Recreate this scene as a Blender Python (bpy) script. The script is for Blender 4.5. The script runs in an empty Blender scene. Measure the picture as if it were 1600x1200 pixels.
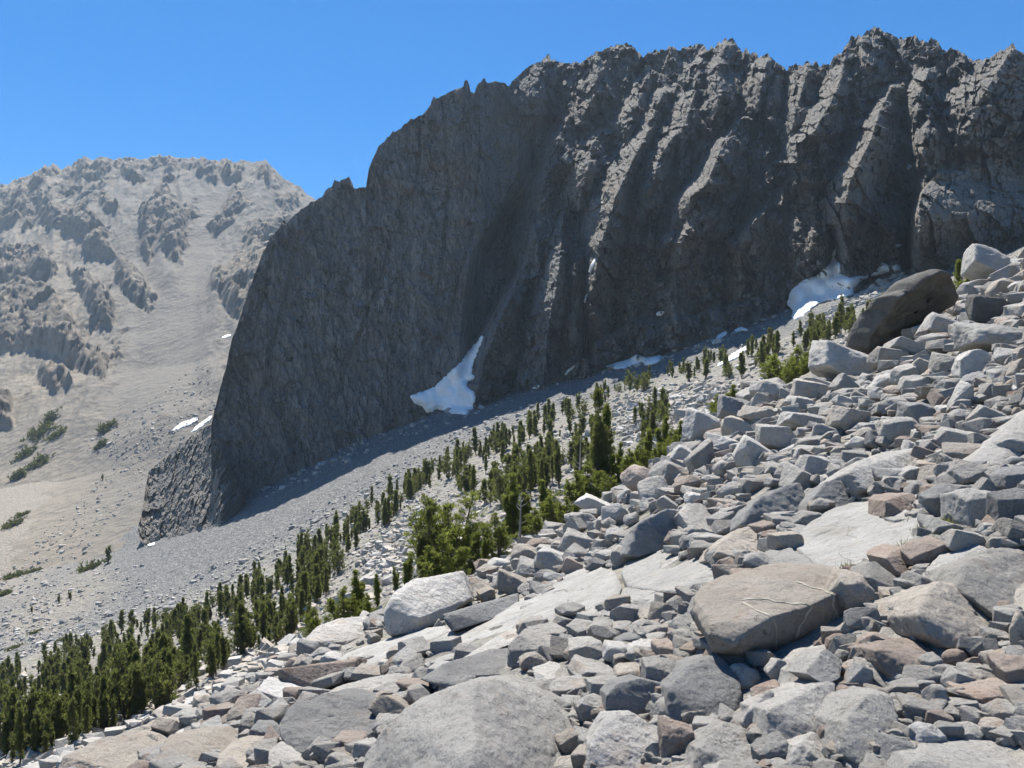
import bpy, bmesh, math, random
import numpy as np
from mathutils import Vector, Matrix
from mathutils.bvhtree import BVHTree

scene = bpy.context.scene
COL = scene.collection
# ------------------------------------------------------------------ camera
F = 1256.0          # focal length in photo pixels (photo is 1600 wide)
HOR = 690.0         # picture row of the horizon
cam = bpy.data.cameras.new("camera")
cam.sensor_width = 36.0
cam.lens = 36.0 * F / 1600.0
cam.shift_y = (HOR - 600.0) / 1600.0
cam.clip_start = 0.1
cam.clip_end = 30000
cam_o = bpy.data.objects.new("camera", cam)
cam_o.location = (0, 0, 0)
cam_o.rotation_euler = (math.radians(90), 0, 0)
COL.objects.link(cam_o)
scene.camera = cam_o
# ------------------------------------------------------------------ light
SUN_EL, SUN_AZ = 60.5, -17.0      # azimuth from +Y, negative = to the left
el, az = math.radians(SUN_EL), math.radians(SUN_AZ)
sun_dir = Vector((math.sin(az) * math.cos(el), math.cos(az) * math.cos(el), math.sin(el)))
sl = bpy.data.lights.new("sun", 'SUN')
sl.energy = 5.0
sl.angle = math.radians(0.53)
sl.color = (1.0, 0.95, 0.865)
so = bpy.data.objects.new("sun", sl)
so.rotation_euler = sun_dir.to_track_quat('Z', 'Y').to_euler()
so.location = (0, 0, 300)
COL.objects.link(so)
world = bpy.data.worlds.new("World")
scene.world = world
world.use_nodes = True
wn, wl_ = world.node_tree.nodes, world.node_tree.links
bg = wn["Background"]
sky = wn.new("ShaderNodeTexSky")
sky.sky_type = 'NISHITA'
sky.sun_disc = False
sky.sun_elevation = el
sky.sun_rotation = az
sky.altitude = 1200
sky.air_density = 1.0
sky.dust_density = 0.1
sky.ozone_density = 6.0
hsv = wn.new('ShaderNodeHueSaturation')
hsv.inputs['Saturation'].default_value = 1.36
wl_.new(sky.outputs[0], hsv.inputs['Color'])
wl_.new(hsv.outputs[0], bg.inputs[0])
bg.inputs[1].default_value = 0.070
scene.view_settings.view_transform = 'Standard'
scene.view_settings.look = 'None'
scene.view_settings.exposure = 1.06
scene.view_settings.gamma = 1.0
scene.cycles.use_denoising = True
scene.cycles.max_bounces = 5
scene.cycles.diffuse_bounces = 3
scene.cycles.glossy_bounces = 1
scene.cycles.transmission_bounces = 2
scene.cycles.volume_bounces = 0

# ------------------------------------------------------------------ maths helpers
def pix(px, py, Y):
    return np.array([(px - 800.0) / F * Y, Y, (HOR - py) / F * Y])

_P = np.random.default_rng(11).permutation(256).astype(np.int64)
_P = np.concatenate([_P, _P, _P])
_G = np.random.default_rng(12).normal(size=(256, 3)); _G /= np.linalg.norm(_G, axis=1)[:, None]
def noise(p):
    """gradient noise at points p (n,3), about -1..1"""
    p = np.asarray(p, dtype=np.float64)
    i = np.floor(p).astype(np.int64); f = p - i
    i &= 255
    u = f * f * f * (f * (f * 6 - 15) + 10)
    out = 0.0
    for dx in (0, 1):
        wx = u[:, 0] if dx else 1 - u[:, 0]
        hx = _P[i[:, 0] + dx]
        for dy in (0, 1):
            wy = u[:, 1] if dy else 1 - u[:, 1]
            hy = _P[hx + i[:, 1] + dy]
            for dz in (0, 1):
                wz = u[:, 2] if dz else 1 - u[:, 2]
                g = _G[_P[hy + i[:, 2] + dz] & 255]
                out = out + wx * wy * wz * (g[:, 0] * (f[:, 0] - dx) + g[:, 1] * (f[:, 1] - dy) + g[:, 2] * (f[:, 2] - dz))
    return out * 1.6
def fbm(p, o=4, gain=.5, lac=2.03):
    a, s, t = 1.0, 0.0, 0.0
    p = np.asarray(p, float)
    for k in range(o):
        s = s + a * noise(p + 17.3 * k); t += a; a *= gain; p = p * lac
    return s / t
def ridged(p, o=4, gain=.5, lac=2.03):
    a, s, t = 1.0, 0.0, 0.0
    p = np.asarray(p, float)
    for k in range(o):
        s = s + a * (1 - 2 * np.abs(noise(p + 31.7 * k))); t += a; a *= gain; p = p * lac
    return s / t
def facets(u, w, seed=0, tilt=.9, jit=.95, step=.55):
    """blocky broken-rock relief on a 2D sheet: one randomly set back, randomly tilted plane per irregular cell"""
    r = np.random.default_rng(seed); n = 64
    jx, jy = r.random((n, n)) * jit, r.random((n, n)) * jit
    hh_, gx, gy = r.normal(size=(n, n)) * step, r.normal(size=(n, n)) * tilt, r.normal(size=(n, n)) * tilt
    iu, iw = np.floor(u).astype(np.int64), np.floor(w).astype(np.int64)
    best = np.full(u.shape, 1e9); val = np.zeros(u.shape)
    for a in (-1, 0, 1):
        for b in (-1, 0, 1):
            ca, cb = (iu + a) % n, (iw + b) % n
            du, dw = u - (iu + a + jx[ca, cb]), w - (iw + b + jy[ca, cb])
            d = du * du + dw * dw
            m = d < best
            best = np.where(m, d, best)
            val = np.where(m, hh_[ca, cb] + gx[ca, cb] * du + gy[ca, cb] * dw, val)
    return val
def interp(x, pts):
    a = np.array(pts, float)
    return np.interp(x, a[:, 0], a[:, 1])
def blur(a, s, axis):
    r = int(3 * s) + 1
    k = np.exp(-.5 * (np.arange(-r, r + 1) / s) ** 2); k /= k.sum()
    pad = [(0, 0)] * a.ndim; pad[axis] = (r, r)
    b = np.pad(a, pad, mode='edge')
    return np.apply_along_axis(lambda v: np.convolve(v, k, 'valid'), axis, b)
def inpoly(x, y, poly):
    x = np.asarray(x, float); y = np.asarray(y, float)
    c = np.zeros(x.shape, bool); n = len(poly)
    for i in range(n):
        x1, y1 = poly[i]; x2, y2 = poly[(i + 1) % n]
        if y1 == y2: continue
        t = (y1 > y) != (y2 > y)
        c ^= t & (x < (x2 - x1) * (y - y1) / (y2 - y1) + x1)
    return c
def polydist(x, y, poly):
    """signed distance to a polygon's edge, positive inside"""
    d = np.full(np.shape(x), 1e9); n = len(poly)
    for i in range(n):
        x1, y1 = poly[i]; x2, y2 = poly[(i + 1) % n]
        dx, dy = x2 - x1, y2 - y1
        t = np.clip(((x - x1) * dx + (y - y1) * dy) / (dx * dx + dy * dy + 1e-9), 0, 1)
        d = np.minimum(d, np.hypot(x - x1 - t * dx, y - y1 - t * dy))
    return np.where(inpoly(x, y, poly), d, -d)
def sstep(a, b, x):
    t = np.clip((x - a) / (b - a), 0, 1); return t * t * (3 - 2 * t)

def mesh_np(name, V, Fc, mat=None, smooth=True, attrs=None):
    V = np.asarray(V, np.float32); Fc = np.asarray(Fc, np.int32)
    me = bpy.data.meshes.new(name)
    n, k = Fc.shape
    me.vertices.add(len(V)); me.vertices.foreach_set("co", V.ravel())
    me.loops.add(n * k); me.loops.foreach_set("vertex_index", Fc.ravel())
    me.polygons.add(n); me.polygons.foreach_set("loop_start", np.arange(0, n * k, k, dtype=np.int32))
    me.polygons.foreach_set("use_smooth", np.full(n, smooth, dtype=bool))
    for an, av in (attrs or {}).items():
        at = me.attributes.new(an, 'FLOAT', 'POINT'); at.data.foreach_set("value", np.asarray(av, np.float32).ravel())
    if mat: me.materials.append(mat)
    me.update(calc_edges=True)
    return me
def link(name, me, parent=None):
    o = bpy.data.objects.new(name, me); COL.objects.link(o)
    if parent is not None: o.parent = parent
    return o
def grid_faces(nr, nc):
    i = np.arange(nr * nc).reshape(nr, nc)
    return np.stack([i[:-1, :-1], i[:-1, 1:], i[1:, 1:], i[1:, :-1]], -1).reshape(-1, 4)
def tag(o, label=None, cat=None, group=None, kind=None):
    if label: o['label'] = label
    if cat: o['category'] = cat
    if group: o['group'] = group
    if kind: o['kind'] = kind
    return o

# ------------------------------------------------------------------ material helpers
class NT:
    def __init__(s, name):
        s.m = bpy.data.materials.new(name); s.m.use_nodes = True
        s.t = s.m.node_tree; s.n = s.t.nodes; s.n.clear()
        s.out = s.n.new("ShaderNodeOutputMaterial")
    def node(s, typ, ins=None, **kw):
        nd = s.n.new(typ)
        for k, v in kw.items(): setattr(nd, k, v)
        for k, v in (ins or {}).items():
            if hasattr(v, "is_output"): s.t.links.new(v, nd.inputs[k])
            else: nd.inputs[k].default_value = v
        return nd
    def coord(s, kind="Object"): return s.node("ShaderNodeTexCoord").outputs[kind]
    def scale(s, v, sc): return s.node("ShaderNodeMapping", {0: v, 3: sc}).outputs[0]
    def noise(s, v, scale, detail=4, rough=.55, dist=0):
        return s.node("ShaderNodeTexNoise", {"Vector": v, "Scale": scale, "Detail": detail, "Roughness": rough, "Distortion": dist}).outputs[0]
    def voro(s, v, scale, feature='F1', out=0, rand=1.0):
        return s.node("ShaderNodeTexVoronoi", {"Vector": v, "Scale": scale, "Randomness": rand}, feature=feature).outputs[out]
    def ramp(s, f, stops):
        r = s.node("ShaderNodeValToRGB", {0: f}); e = r.color_ramp.elements
        while len(e) < len(stops): e.new(0.5)
        for k, (p, c) in enumerate(stops):
            e[k].position = p; e[k].color = (c, c, c, 1) if isinstance(c, (int, float)) else (*c, 1)
        return r.outputs[0]
    def mix(s, f, a, b, mode='MIX'):
        nd = s.node("ShaderNodeMix", data_type='RGBA', blend_type=mode)
        for k, v in ((0, f), (6, a), (7, b)):
            if hasattr(v, "is_output"): s.t.links.new(v, nd.inputs[k])
            else: nd.inputs[k].default_value = v if k == 0 else (*v, 1)
        return nd.outputs[2]
    def math(s, op, a, b=0.0, clamp=False): return s.node("ShaderNodeMath", {0: a, 1: b}, operation=op, use_clamp=clamp).outputs[0]
    def attr(s, name): return s.node("ShaderNodeAttribute", attribute_name=name).outputs["Fac"]
    def bump(s, h, strength, dist, normal=None):
        ins = {"Strength": strength, "Distance": dist, "Height": h}
        if normal is not None: ins["Normal"] = normal
        return s.node("ShaderNodeBump", ins).outputs[0]
    def finish(s, col, rough=.9, normal=None, spec=.25):
        ins = {"Base Color": col if hasattr(col, "is_output") else (*col, 1), "Roughness": rough, "Specular IOR Level": spec}
        if normal is not None: ins["Normal"] = normal
        b = s.node("ShaderNodeBsdfPrincipled", ins)
        s.t.links.new(b.outputs[0], s.out.inputs[0]); return s.m

def mat_terrain():
    t = NT("scree_ground"); v = t.coord()
    sand, toe, near = t.attr("sand"), t.attr("toe"), t.attr("near")
    cell = t.voro(v, .55, out=1)
    cellv = t.node("ShaderNodeSeparateColor", {0: cell}).outputs[0]
    cell2 = t.node("ShaderNodeSeparateColor", {0: t.voro(v, 1.7, out=1)}).outputs[0]
    big = t.noise(v, .02, 6, .6)
    streak = t.noise(t.scale(v, (.25, .02, .05)), 1.0, 5, .6)
    talus = t.mix(streak, (.09, .093, .096), (.16, .161, .158))
    talus = t.mix(t.math('MULTIPLY', cellv, .45), talus, (.215, .213, .206))
    talus = t.mix(t.ramp(cell2, [(.82, 0.), (.9, .8)]), talus, (.33, .325, .31))
    sandc = t.mix(big, (.222, .197, .16), (.30, .27, .225))
    sandc = t.mix(t.ramp(cell2, [(.8, 0.), (.95, .6)]), sandc, (.40, .38, .35))
    floor_ = t.mix(t.noise(v, .35, 6, .7), (.15, .142, .13), (.33, .315, .285))
    floor_ = t.mix(t.ramp(t.noise(v, .12, 5, .6), [(.5, 0.), (.66, .55)]), floor_, (.15, .155, .10))
    rock = t.mix(t.ramp(t.noise(t.scale(v, (.5, .5, .3)), 1.0, 7, .7), [(.36, 0.), (.64, 1.)]), (.085, .085, .08), (.27, .265, .25))
    c = t.mix(sand, talus, sandc); c = t.mix(near, c, floor_); c = t.mix(toe, c, rock)
    h = t.math('ADD', t.voro(v, 1.3), t.math('MULTIPLY', t.voro(v, .45), 2.0))
    nrm = t.bump(h, .8, .55)
    nrm = t.bump(t.noise(v, 2.5, 6, .7), .6, .4, nrm)
    return t.finish(c, .95, nrm, .1)
def mat_cliff():
    t = NT("cliff_rock"); v = t.coord()
    str_ = t.scale(v, (1, 1, .16))
    a = t.noise(str_, .11, 9, .66)
    b = t.noise(v, .018, 5, .6, .5)
    c = t.mix(t.ramp(a, [(.3, 0.), (.72, 1.)]), (.195, .194, .19), (.37, .364, .352))
    c = t.mix(t.ramp(b, [(.52, 0.), (.68, .6)]), c, (.32, .25, .19))
    c = t.mix(t.ramp(t.noise(str_, .35, 6, .7), [(.58, 0.), (.7, .6)]), c, (.13, .13, .13))
    c = t.mix(t.ramp(t.noise(v, .9, 6, .75), [(.55, 0.), (.75, .5)]), c, (.36, .35, .33))
    c = t.mix(t.math('MULTIPLY', t.attr('warm_lift'), .75), c, t.mix(a, (.25, .23, .205), (.46, .43, .39)))  # tan granite, also painted paler where haze and bounce lighten the wall's shade
    ln = t.noise(t.scale(v, (.035, .035, .007)), 1.0, 5, .5, .6)
    c = t.mix(t.ramp(t.math('ABSOLUTE', t.math('SUBTRACT', ln, .5)), [(.0, .75), (.010, 0.)]), c, (.05, .05, .05))
    ln2 = t.noise(t.scale(v, (.06, .06, .022)), 1.0, 5, .5, .4)
    c = t.mix(t.ramp(t.math('ABSOLUTE', t.math('SUBTRACT', ln2, .5)), [(.0, .6), (.008, 0.)]), c, (.06, .06, .06))
    n1 = t.bump(t.noise(str_, .28, 10, .75), 1.0, 6.0)
    crack = t.voro(t.scale(v, (.12, .12, .03)), 1.0, 'DISTANCE_TO_EDGE')
    n2 = t.bump(t.ramp(crack, [(0, 0.), (.06, 1.)]), .8, 2.5, n1)
    n2 = t.bump(t.voro(t.scale(v, (.5, .5, .22)), 1.0), .5, 1.6, n2)
    return t.finish(c, .93, n2, .12)
def mat_far():
    t = NT("far_mountain_rock"); v = t.coord()
    rock = t.attr("rock")
    c0 = t.mix(t.noise(v, .012, 8, .65), (.20, .181, .155), (.272, .249, .214))
    c0 = t.mix(t.noise(t.scale(v, (.05, .012, .012)), 1.0, 6, .6), c0, (.205, .19, .17))
    c0 = t.mix(t.ramp(t.noise(v, .22, 6, .8), [(.4, 0.), (.62, .55)]), c0, (.15, .14, .122))
    c0 = t.mix(t.ramp(t.voro(v, .12, out=0), [(.0, .75), (.16, 0.)]), c0, (.46, .44, .41))
    c0 = t.mix(t.ramp(t.noise(v, .09, 5, .7), [(.62, 0.), (.7, .55)]), c0, (.2, .19, .175))
    z = t.node('ShaderNodeSeparateXYZ', {0: v}).outputs[2]
    c0 = t.mix(t.node('ShaderNodeMapRange', {0: t.math('ADD', t.math('DIVIDE', t.node('ShaderNodeSeparateXYZ', {0: v}).outputs[0], t.node('ShaderNodeSeparateXYZ', {0: v}).outputs[1]), t.math('MULTIPLY', t.noise(v, .012, 6, .65), .16)), 1: -.40, 2: -.50}).outputs[0], c0, t.mix(t.noise(v, .03, 6, .65), (.222, .195, .156), (.30, .268, .222)))
    c1 = t.mix(t.ramp(t.noise(v, .05, 9, .75), [(.32, 0.), (.68, 1.)]), (.115, .10, .082), (.30, .265, .22))
    c = t.mix(rock, c0, c1)
    n = t.bump(t.noise(v, .07, 10, .75), .6, 10.0)
    n = t.bump(t.voro(v, .09), .4, 4.0, n)
    return t.finish(c, .95, n, .1)
def mat_granite(name, c1, c2, spec1, dark=(.13, .122, .115), speck=1.0, tint=(.36, .26, .18), tintf=.5, bumpd=1.0, crack=0.0):
    t = NT(name); v = t.coord()
    rnd = t.node("ShaderNodeObjectInfo").outputs["Random"]
    vv = t.node("ShaderNodeVectorMath", {0: v, 1: t.node("ShaderNodeCombineXYZ", {0: t.math('MULTIPLY', rnd, 50.0), 1: t.math('MULTIPLY', rnd, 31.0)}).outputs[0]}, operation='ADD').outputs[0]
    c = t.mix(t.ramp(t.noise(vv, 1.3, 6, .62, .3), [(.32, 0.), (.68, 1.)]), c1, c2)
    c = t.mix(t.ramp(t.noise(vv, 2.6, 5, .65, .6), [(.55, 0.), (.7, tintf)]), c, tint)
    c = t.mix(t.ramp(t.noise(vv, 5.0, 7, .72), [(.57, 0.), (.68, .5)]), c, dark)
    c = t.mix(t.ramp(t.noise(vv, 17.0, 6, .75), [(.58, 0.), (.70, .4)]), c, dark)
    c = t.mix(t.math('MULTIPLY', t.ramp(t.noise(vv, 40.0, 4, .85), [(.55, 0.), (.64, .62)]), speck), c, tuple(.6 * a for a in dark))
    c = t.mix(t.math('MULTIPLY', t.ramp(t.noise(vv, 80.0, 2, .8), [(.55, 0.), (.66, .6)]), speck), c, spec1)
    if crack:
        e = t.voro(t.node("ShaderNodeVectorMath", {0: t.scale(vv, (1, 1.6, 1)), 1: t.node("ShaderNodeTexNoise", {"Vector": vv, "Scale": 1.5}).outputs[1]}, operation='ADD').outputs[0], crack, 'DISTANCE_TO_EDGE')
        ck = t.ramp(e, [(.0, 1.), (.012, 0.)])
        c = t.mix(t.math('MULTIPLY', ck, .55), c, (.13, .115, .095))
        c = t.mix(t.ramp(t.noise(t.scale(vv, (1, 1, 2.5)), .9, 7, .7, 1.0), [(.52, 0.), (.68, .55)]), c, (.22, .20, .17))
    c = t.mix(t.ramp(t.noise(vv, 9.0, 8, .78, .5), [(.60, 0.), (.63, .6)]), c, (.115, .108, .098))
    c = t.mix(t.ramp(t.noise(vv, 3.4, 8, .75, .8), [(.60, 0.), (.635, .35)]), c, tuple(.55 * a for a in c1))
    k = t.math('ADD', t.math('MULTIPLY', rnd, .34), .80)
    c = t.mix(1.0, c, t.node("ShaderNodeCombineColor", {0: k, 1: k, 2: k}).outputs[0], 'MULTIPLY')
    fr = t.node('ShaderNodeTexVoronoi', {'Vector': t.node('ShaderNodeVectorMath', {0: vv, 1: t.node('ShaderNodeTexNoise', {'Vector': vv, 'Scale': 2.0}).outputs[1]}, operation='ADD').outputs[0], 'Scale': 2.2}, feature='DISTANCE_TO_EDGE').outputs[0]
    n = t.bump(t.ramp(fr, [(0., 0.), (.05, 1.)]), .35, .04 * bumpd)
    n = t.bump(t.noise(vv, 6.0, 10, .7), .95, .13 * bumpd, n)
    n = t.bump(t.noise(vv, 40.0, 6, .8), .8, .02 * bumpd, n)
    return t.finish(c, .88, n, .22)
def mat_snow():
    t = NT("old_snow"); v = t.coord()
    c = t.mix(t.ramp(t.noise(t.scale(v, (.3, .3, 1)), .5, 6, .65), [(.5, 0.), (.75, .45)]), (.88, .89, .90), (.68, .66, .63))
    n = t.bump(t.noise(v, .7, 6, .6), .5, .6)
    return t.finish(c, .6, n, .3)
def mat_leaf(name, ca, cb, tr):
    t = NT(name); v = t.coord()
    rnd = t.node("ShaderNodeObjectInfo").outputs["Random"]
    f = t.math('ADD', t.math('MULTIPLY', t.noise(v, 1.2, 4, .6), .8), t.math('MULTIPLY', rnd, .3))
    c = t.mix(f, ca, cb)
    d = t.node("ShaderNodeBsdfDiffuse", {0: c}); tl = t.node("ShaderNodeBsdfTranslucent", {0: t.mix(.6, c, (.26, .30, .07))})
    m = t.node("ShaderNodeMixShader", {0: tr, 1: d.outputs[0], 2: tl.outputs[0]})
    t.t.links.new(m.outputs[0], t.out.inputs[0]); return t.m
def mat_bark(name, a, b):
    t = NT(name); v = t.coord()
    c = t.mix(t.noise(t.scale(v, (6, 6, 1)), 2.0, 6, .7), a, b)
    return t.finish(c, .95, t.bump(t.noise(t.scale(v, (8, 8, 1.5)), 3, 5, .7), .6, .03), .1)

M = dict(
    terrain=mat_terrain(), cliff=mat_cliff(), far=mat_far(), snow=mat_snow(),
    grey=mat_granite("grey_granite", (.325, .308, .282), (.47, .452, .42), (.55, .54, .52)),
    pale=mat_granite("pale_granite", (.40, .385, .36), (.53, .515, .485), (.6, .6, .58), speck=.6, tintf=.22),
    slab=mat_granite("smooth_slab_granite", (.26, .256, .243), (.36, .353, .335), (.46, .45, .43), speck=.45, tintf=.25, bumpd=.6, crack=.55),
    shade_lichen=mat_granite("shade_dark_lichened_granite", (.085, .082, .078), (.14, .135, .128), (.2, .2, .19), dark=(.05, .05, .048), tintf=.15),  # albedo darkened to carry the shade on the leaning face, plus black lichen
    dark=mat_granite("dark_granite", (.21, .21, .208), (.32, .318, .31), (.45, .45, .44), tintf=.2),
    tan=mat_granite("tan_granite", (.37, .325, .275), (.49, .45, .395), (.56, .53, .48), tint=(.33, .2, .12), tintf=.6),
    red=mat_granite("reddish_granite", (.33, .262, .215), (.43, .365, .318), (.5, .45, .4), tint=(.27, .155, .105), tintf=.55),
    speckled=mat_granite("coarse_speckled_granite", (.41, .395, .37), (.53, .51, .48), (.6, .59, .56), speck=1.3, tintf=.3, bumpd=1.6),
    white=mat_granite("white_layered_granite", (.44, .425, .40), (.56, .545, .525), (.66, .65, .63), speck=.6, tintf=.4),
    vein=mat_granite("quartz", (.50, .46, .38), (.62, .58, .50), (.66, .63, .56), speck=.15, tintf=.2),
    leaf=mat_leaf("pine_needles", (.095, .115, .026), (.20, .22, .052), .52),
    leafd=mat_leaf("dark_pine_needles", (.066, .076, .034), (.142, .146, .062), .42),
    shrub=mat_leaf("shrub_leaves", (.05, .058, .025), (.10, .10, .04), .25),
    grass=mat_leaf("dry_grass", (.16, .14, .05), (.22, .2, .08), .3),
    bark=mat_bark("pine_bark", (.10, .075, .055), (.22, .17, .13)),
    deadwood=mat_bark("silver_deadwood", (.26, .24, .22), (.42, .40, .37)),
)
# ================================================================== ground: one sheet from the near slope to the valley
# columns: picture column -> (distance, row) along the ground from near to far
COLS = {
 -500: [(5,1700),(10,1540),(20,1560),(60,1450),(180,1310),(300,1215),(600,985),(900,815)],
 0:    [(5,1400),(10.5,1262),(18,1300),(75,1215),(190,1120),(330,1040),(600,905),(900,765)],
 200:  [(6,1290),(13,1165),(22,1205),(80,1150),(190,1065),(330,980),(575,858),(900,725)],
 400:  [(7,1230),(16,1058),(26,1100),(85,1060),(190,985),(330,895),(522,768),(760,735)],
 600:  [(6.8,1200),(22,962),(33,1005),(85,960),(190,875),(340,778),(520,674),(700,655)],
 700:  [(6.4,1200),(26,915),(37,955),(85,915),(190,822),(350,722),(514,641),(660,620)],
 800:  [(6,1200),(30,868),(42,905),(85,870),(190,770),(360,672),(505,612),(620,595)],
 1000: [(5.4,1200),(40,742),(52,780),(100,750),(200,690),(380,608),(470,558),(600,540)],
 1200: [(5,1200),(52,612),(64,645),(120,622),(210,585),(340,540),(435,494),(560,470)],
 1400: [(4.7,1200),(66,512),(78,545),(140,522),(220,500),(310,470),(405,430),(520,410)],
 1600: [(4.5,1200),(82,400),(95,425),(150,410),(230,402),(310,396),(390,388),(500,360)],
 2100: [(4.4,1180),(90,160),(100,180),(150,185),(230,190),(310,195),(380,195),(480,190)],
}
ck = np.array(sorted(COLS), float)
CT = np.array([COLS[int(k)] for k in ck], float)          # (col, row, 2)
# a row under the viewer
r0 = np.stack([np.full(len(ck), 1.3), HOR - F * (.50 * (ck - 800) / F - 1.9 / 1.3)], -1)[:, None, :]
CT = np.concatenate([r0, CT], 1)
pxs = np.concatenate([np.arange(-500, -40, 14), np.arange(-40, 1641, 2.1), np.arange(1650, 2101, 14)])
seg_n = [24, 150, 16, 36, 60, 90, 130, 60]
def colval(k, j):
    return np.interp(pxs, ck, CT[:, k, j])
rows_py, rows_iy = [], []
for k in range(CT.shape[1] - 1):
    n = seg_n[k]
    for q in range(n + (k == CT.shape[1] - 2)):
        t = q / n
        rows_py.append(colval(k, 1) * (1 - t) + colval(k + 1, 1) * t)
        rows_iy.append((1 / colval(k, 0)) * (1 - t) + t / colval(k + 1, 0))
RP, RI = np.array(rows_py), np.array(rows_iy)
RP = blur(RP, 14, 1); RI = blur(RI, 14, 1)
PX = np.broadcast_to(pxs, RP.shape)
YY = 1 / RI
X, Z = (PX - 800) / F * YY, (HOR - RP) / F * YY
TOE = [(312,672),(290,690),(231,737),(228,781),(219,822),(233,850),(256,848),(297,828),(344,812),(378,782),(372,745),(352,716),(339,684)]
flat = np.stack([X.ravel(), YY.ravel(), Z.ravel()], 1)
pxf, pyf, yf = PX.ravel(), RP.ravel(), YY.ravel()
wob = 7 * fbm(np.stack([pxf / 18, pyf / 18, 0 * pxf], 1), 4)
toe = 0 * yf
near = 1 - sstep(-.06, .10, (yf / np.interp(pxf, ck, CT[:, 6, 0]) - 1) + .12 * fbm(flat / 30, 4))
SAND = [(-500,1050),(-500,600),(330,600),(300,660),(200,700),(165,760),(120,840),(70,900),(20,935),(-100,960)]
sand = sstep(-40, 50, polydist(pxf, pyf, SAND) + 34 * fbm(flat / 60, 5)) * (yf > 420)
SAND2 = [(100,905),(150,885),(185,915),(130,960),(60,1000),(0,1015),(0,960)]
sand = np.maximum(sand, .6 * sstep(-30, 30, polydist(pxf, pyf, SAND2) + 16 * fbm(flat / 25, 5)) * (yf > 300))
mid = sstep(60, 110, yf)
dz = mid * (1.6 * fbm(flat / 22, 4) + .75 * ridged(flat / 6, 3)) * (1 - .25 * (1 - near))
dz += near * mid * 1.0 * np.clip(ridged(flat / 9, 4), 0, 1)
dz += (1 - mid) * (.14 * fbm(flat / 1.1, 4) - .12)
# darker talus levees that run down the fan
flat[:, 2] += dz
terr_me = mesh_np("ground", flat, grid_faces(*RP.shape), M['terrain'], True, {"sand": sand, "toe": toe, "near": near})
ground = tag(link("ground", terr_me), "grey scree slope running down from the cliff into the valley", "slope", kind='structure')

def ground_Y(px, py):
    """distance of the ground at a picture point between rows 5.. (talus) - analytic, without the bumps"""
    out = []
    for a, b in zip(np.atleast_1d(px), np.atleast_1d(py)):
        c = np.array([[np.interp(a, ck, CT[:, k, j]) for j in (0, 1)] for k in range(5, CT.shape[1])])
        o = np.argsort(c[:, 1]); out.append(1 / np.interp(b, c[o, 1], 1 / c[o, 0]))
    return np.array(out)

# ================================================================== the shaded rock wall
SKY = [(330,664),(333,650),(339,628),(344,606),(353,575),(362,531),(373,503),(387,459),(397,431),(409,400),(423,370),(437,356),(440,346),(445,343),(448,350),(462,334),(475,325),(487,316),(503,308),(509,297),(519,292),(522,282),(530,284),(541,279),(545,275),(549,289),(553,296),(559,294),(572,293),(574,278),(577,262),(583,247),(592,228),(597,224),(608,214),(614,203),(617,208),(640,188),(660,180),(672,165),(678,150),(682,154),(690,150),(705,143),(720,137),(724,136),(726,127),(730,125),(733,130),(735,144),(741,147),(745,135),(747,132),(757,121),(760,131),(773,127),(789,130),(794,136),(806,122),(825,106),(847,97),(853,89),(856,87),(862,95),(884,102),(906,100),(925,89),(931,82),(937,84),(950,77),(965,73),(978,69),(986,72),(994,80),(1005,92),(1012,84),(1027,80),(1047,75),(1062,81),(1075,75),(1097,72),(1105,80),(1119,71),(1134,62),(1144,64),(1156,80),(1161,86),(1166,78),(1172,86),(1181,84),(1186,94),(1194,89),(1200,87),(1216,103),(1230,113),(1237,102),(1255,105),(1259,97),(1266,104),(1270,103),(1273,97),(1280,105),(1291,102),(1297,105),(1303,88),(1316,83),(1323,71),(1328,60),(1337,57),(1350,57),(1355,50),(1372,45),(1387,53),(1400,60),(1416,63),(1428,59),(1437,64),(1450,69),(1456,62),(1466,69),(1473,82),(1487,78),(1506,88),(1522,97),(1541,94),(1556,89),(1562,82),(1569,80),(1583,70),(1589,82),(1600,85),(1660,80),(1720,100),(1800,95),(1900,130)]
BASE = [(330,672),(338,690),(345,716),(369,752),(394,766),(419,759),(466,737),(512,725),(606,672),(647,648),(741,632),(803,612),(837,598),(900,574),(944,562),(990,556),(1037,556),(1075,553),(1116,538),(1169,517),(1225,481),(1270,452),(1300,442),(1331,433),(1412,425),(1434,441),(1500,415),(1600,385),(1750,340),(1900,300)]
cpx = np.concatenate([np.arange(330, 1605, 1.35), np.arange(1610, 1900, 6)])
NR = 400
sky_py = interp(cpx, SKY); base_py = blur(interp(cpx, BASE), 6, 0)
jag = -3.6 * 1.8 * np.clip(ridged(np.stack([cpx / 11, 0 * cpx + 4, 0 * cpx], 1), 2), 0, 1) * sstep(800, 860, cpx) + 2.0 * sstep(800, 860, cpx) + fbm(np.stack([cpx / 7, 0 * cpx, 0 * cpx], 1), 3) * 3.2 + np.abs(fbm(np.stack([cpx / 3.3, 0 * cpx + 9, 0 * cpx], 1), 2)) * -3.0
sky_py = sky_py + jag * sstep(0, 40, base_py - sky_py)
Yb = blur(interp(cpx, [(330,512),(400,517),(500,520),(600,519),(700,514),(800,505),(900,490),(1000,470),(1200,436),(1400,406),(1600,391),(1900,378)]), 20, 0)
BELOW = 70.0
tt = np.linspace(0, 1, NR)[:, None]
PYc = (base_py + BELOW) * (1 - tt) + sky_py * tt           # rows from below the ground to the skyline
PXc = np.broadcast_to(cpx, PYc.shape)
h = base_py - PYc                                            # picture height above the foot
hh = np.clip(h, 0, None); H = np.maximum(base_py - sky_py, 1.0)
xg = np.interp(PYc, [80, 180, 269, 331, 394, 480, 600, 700], [812, 836, 838, 808, 768, 752, 744, 740])
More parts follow.
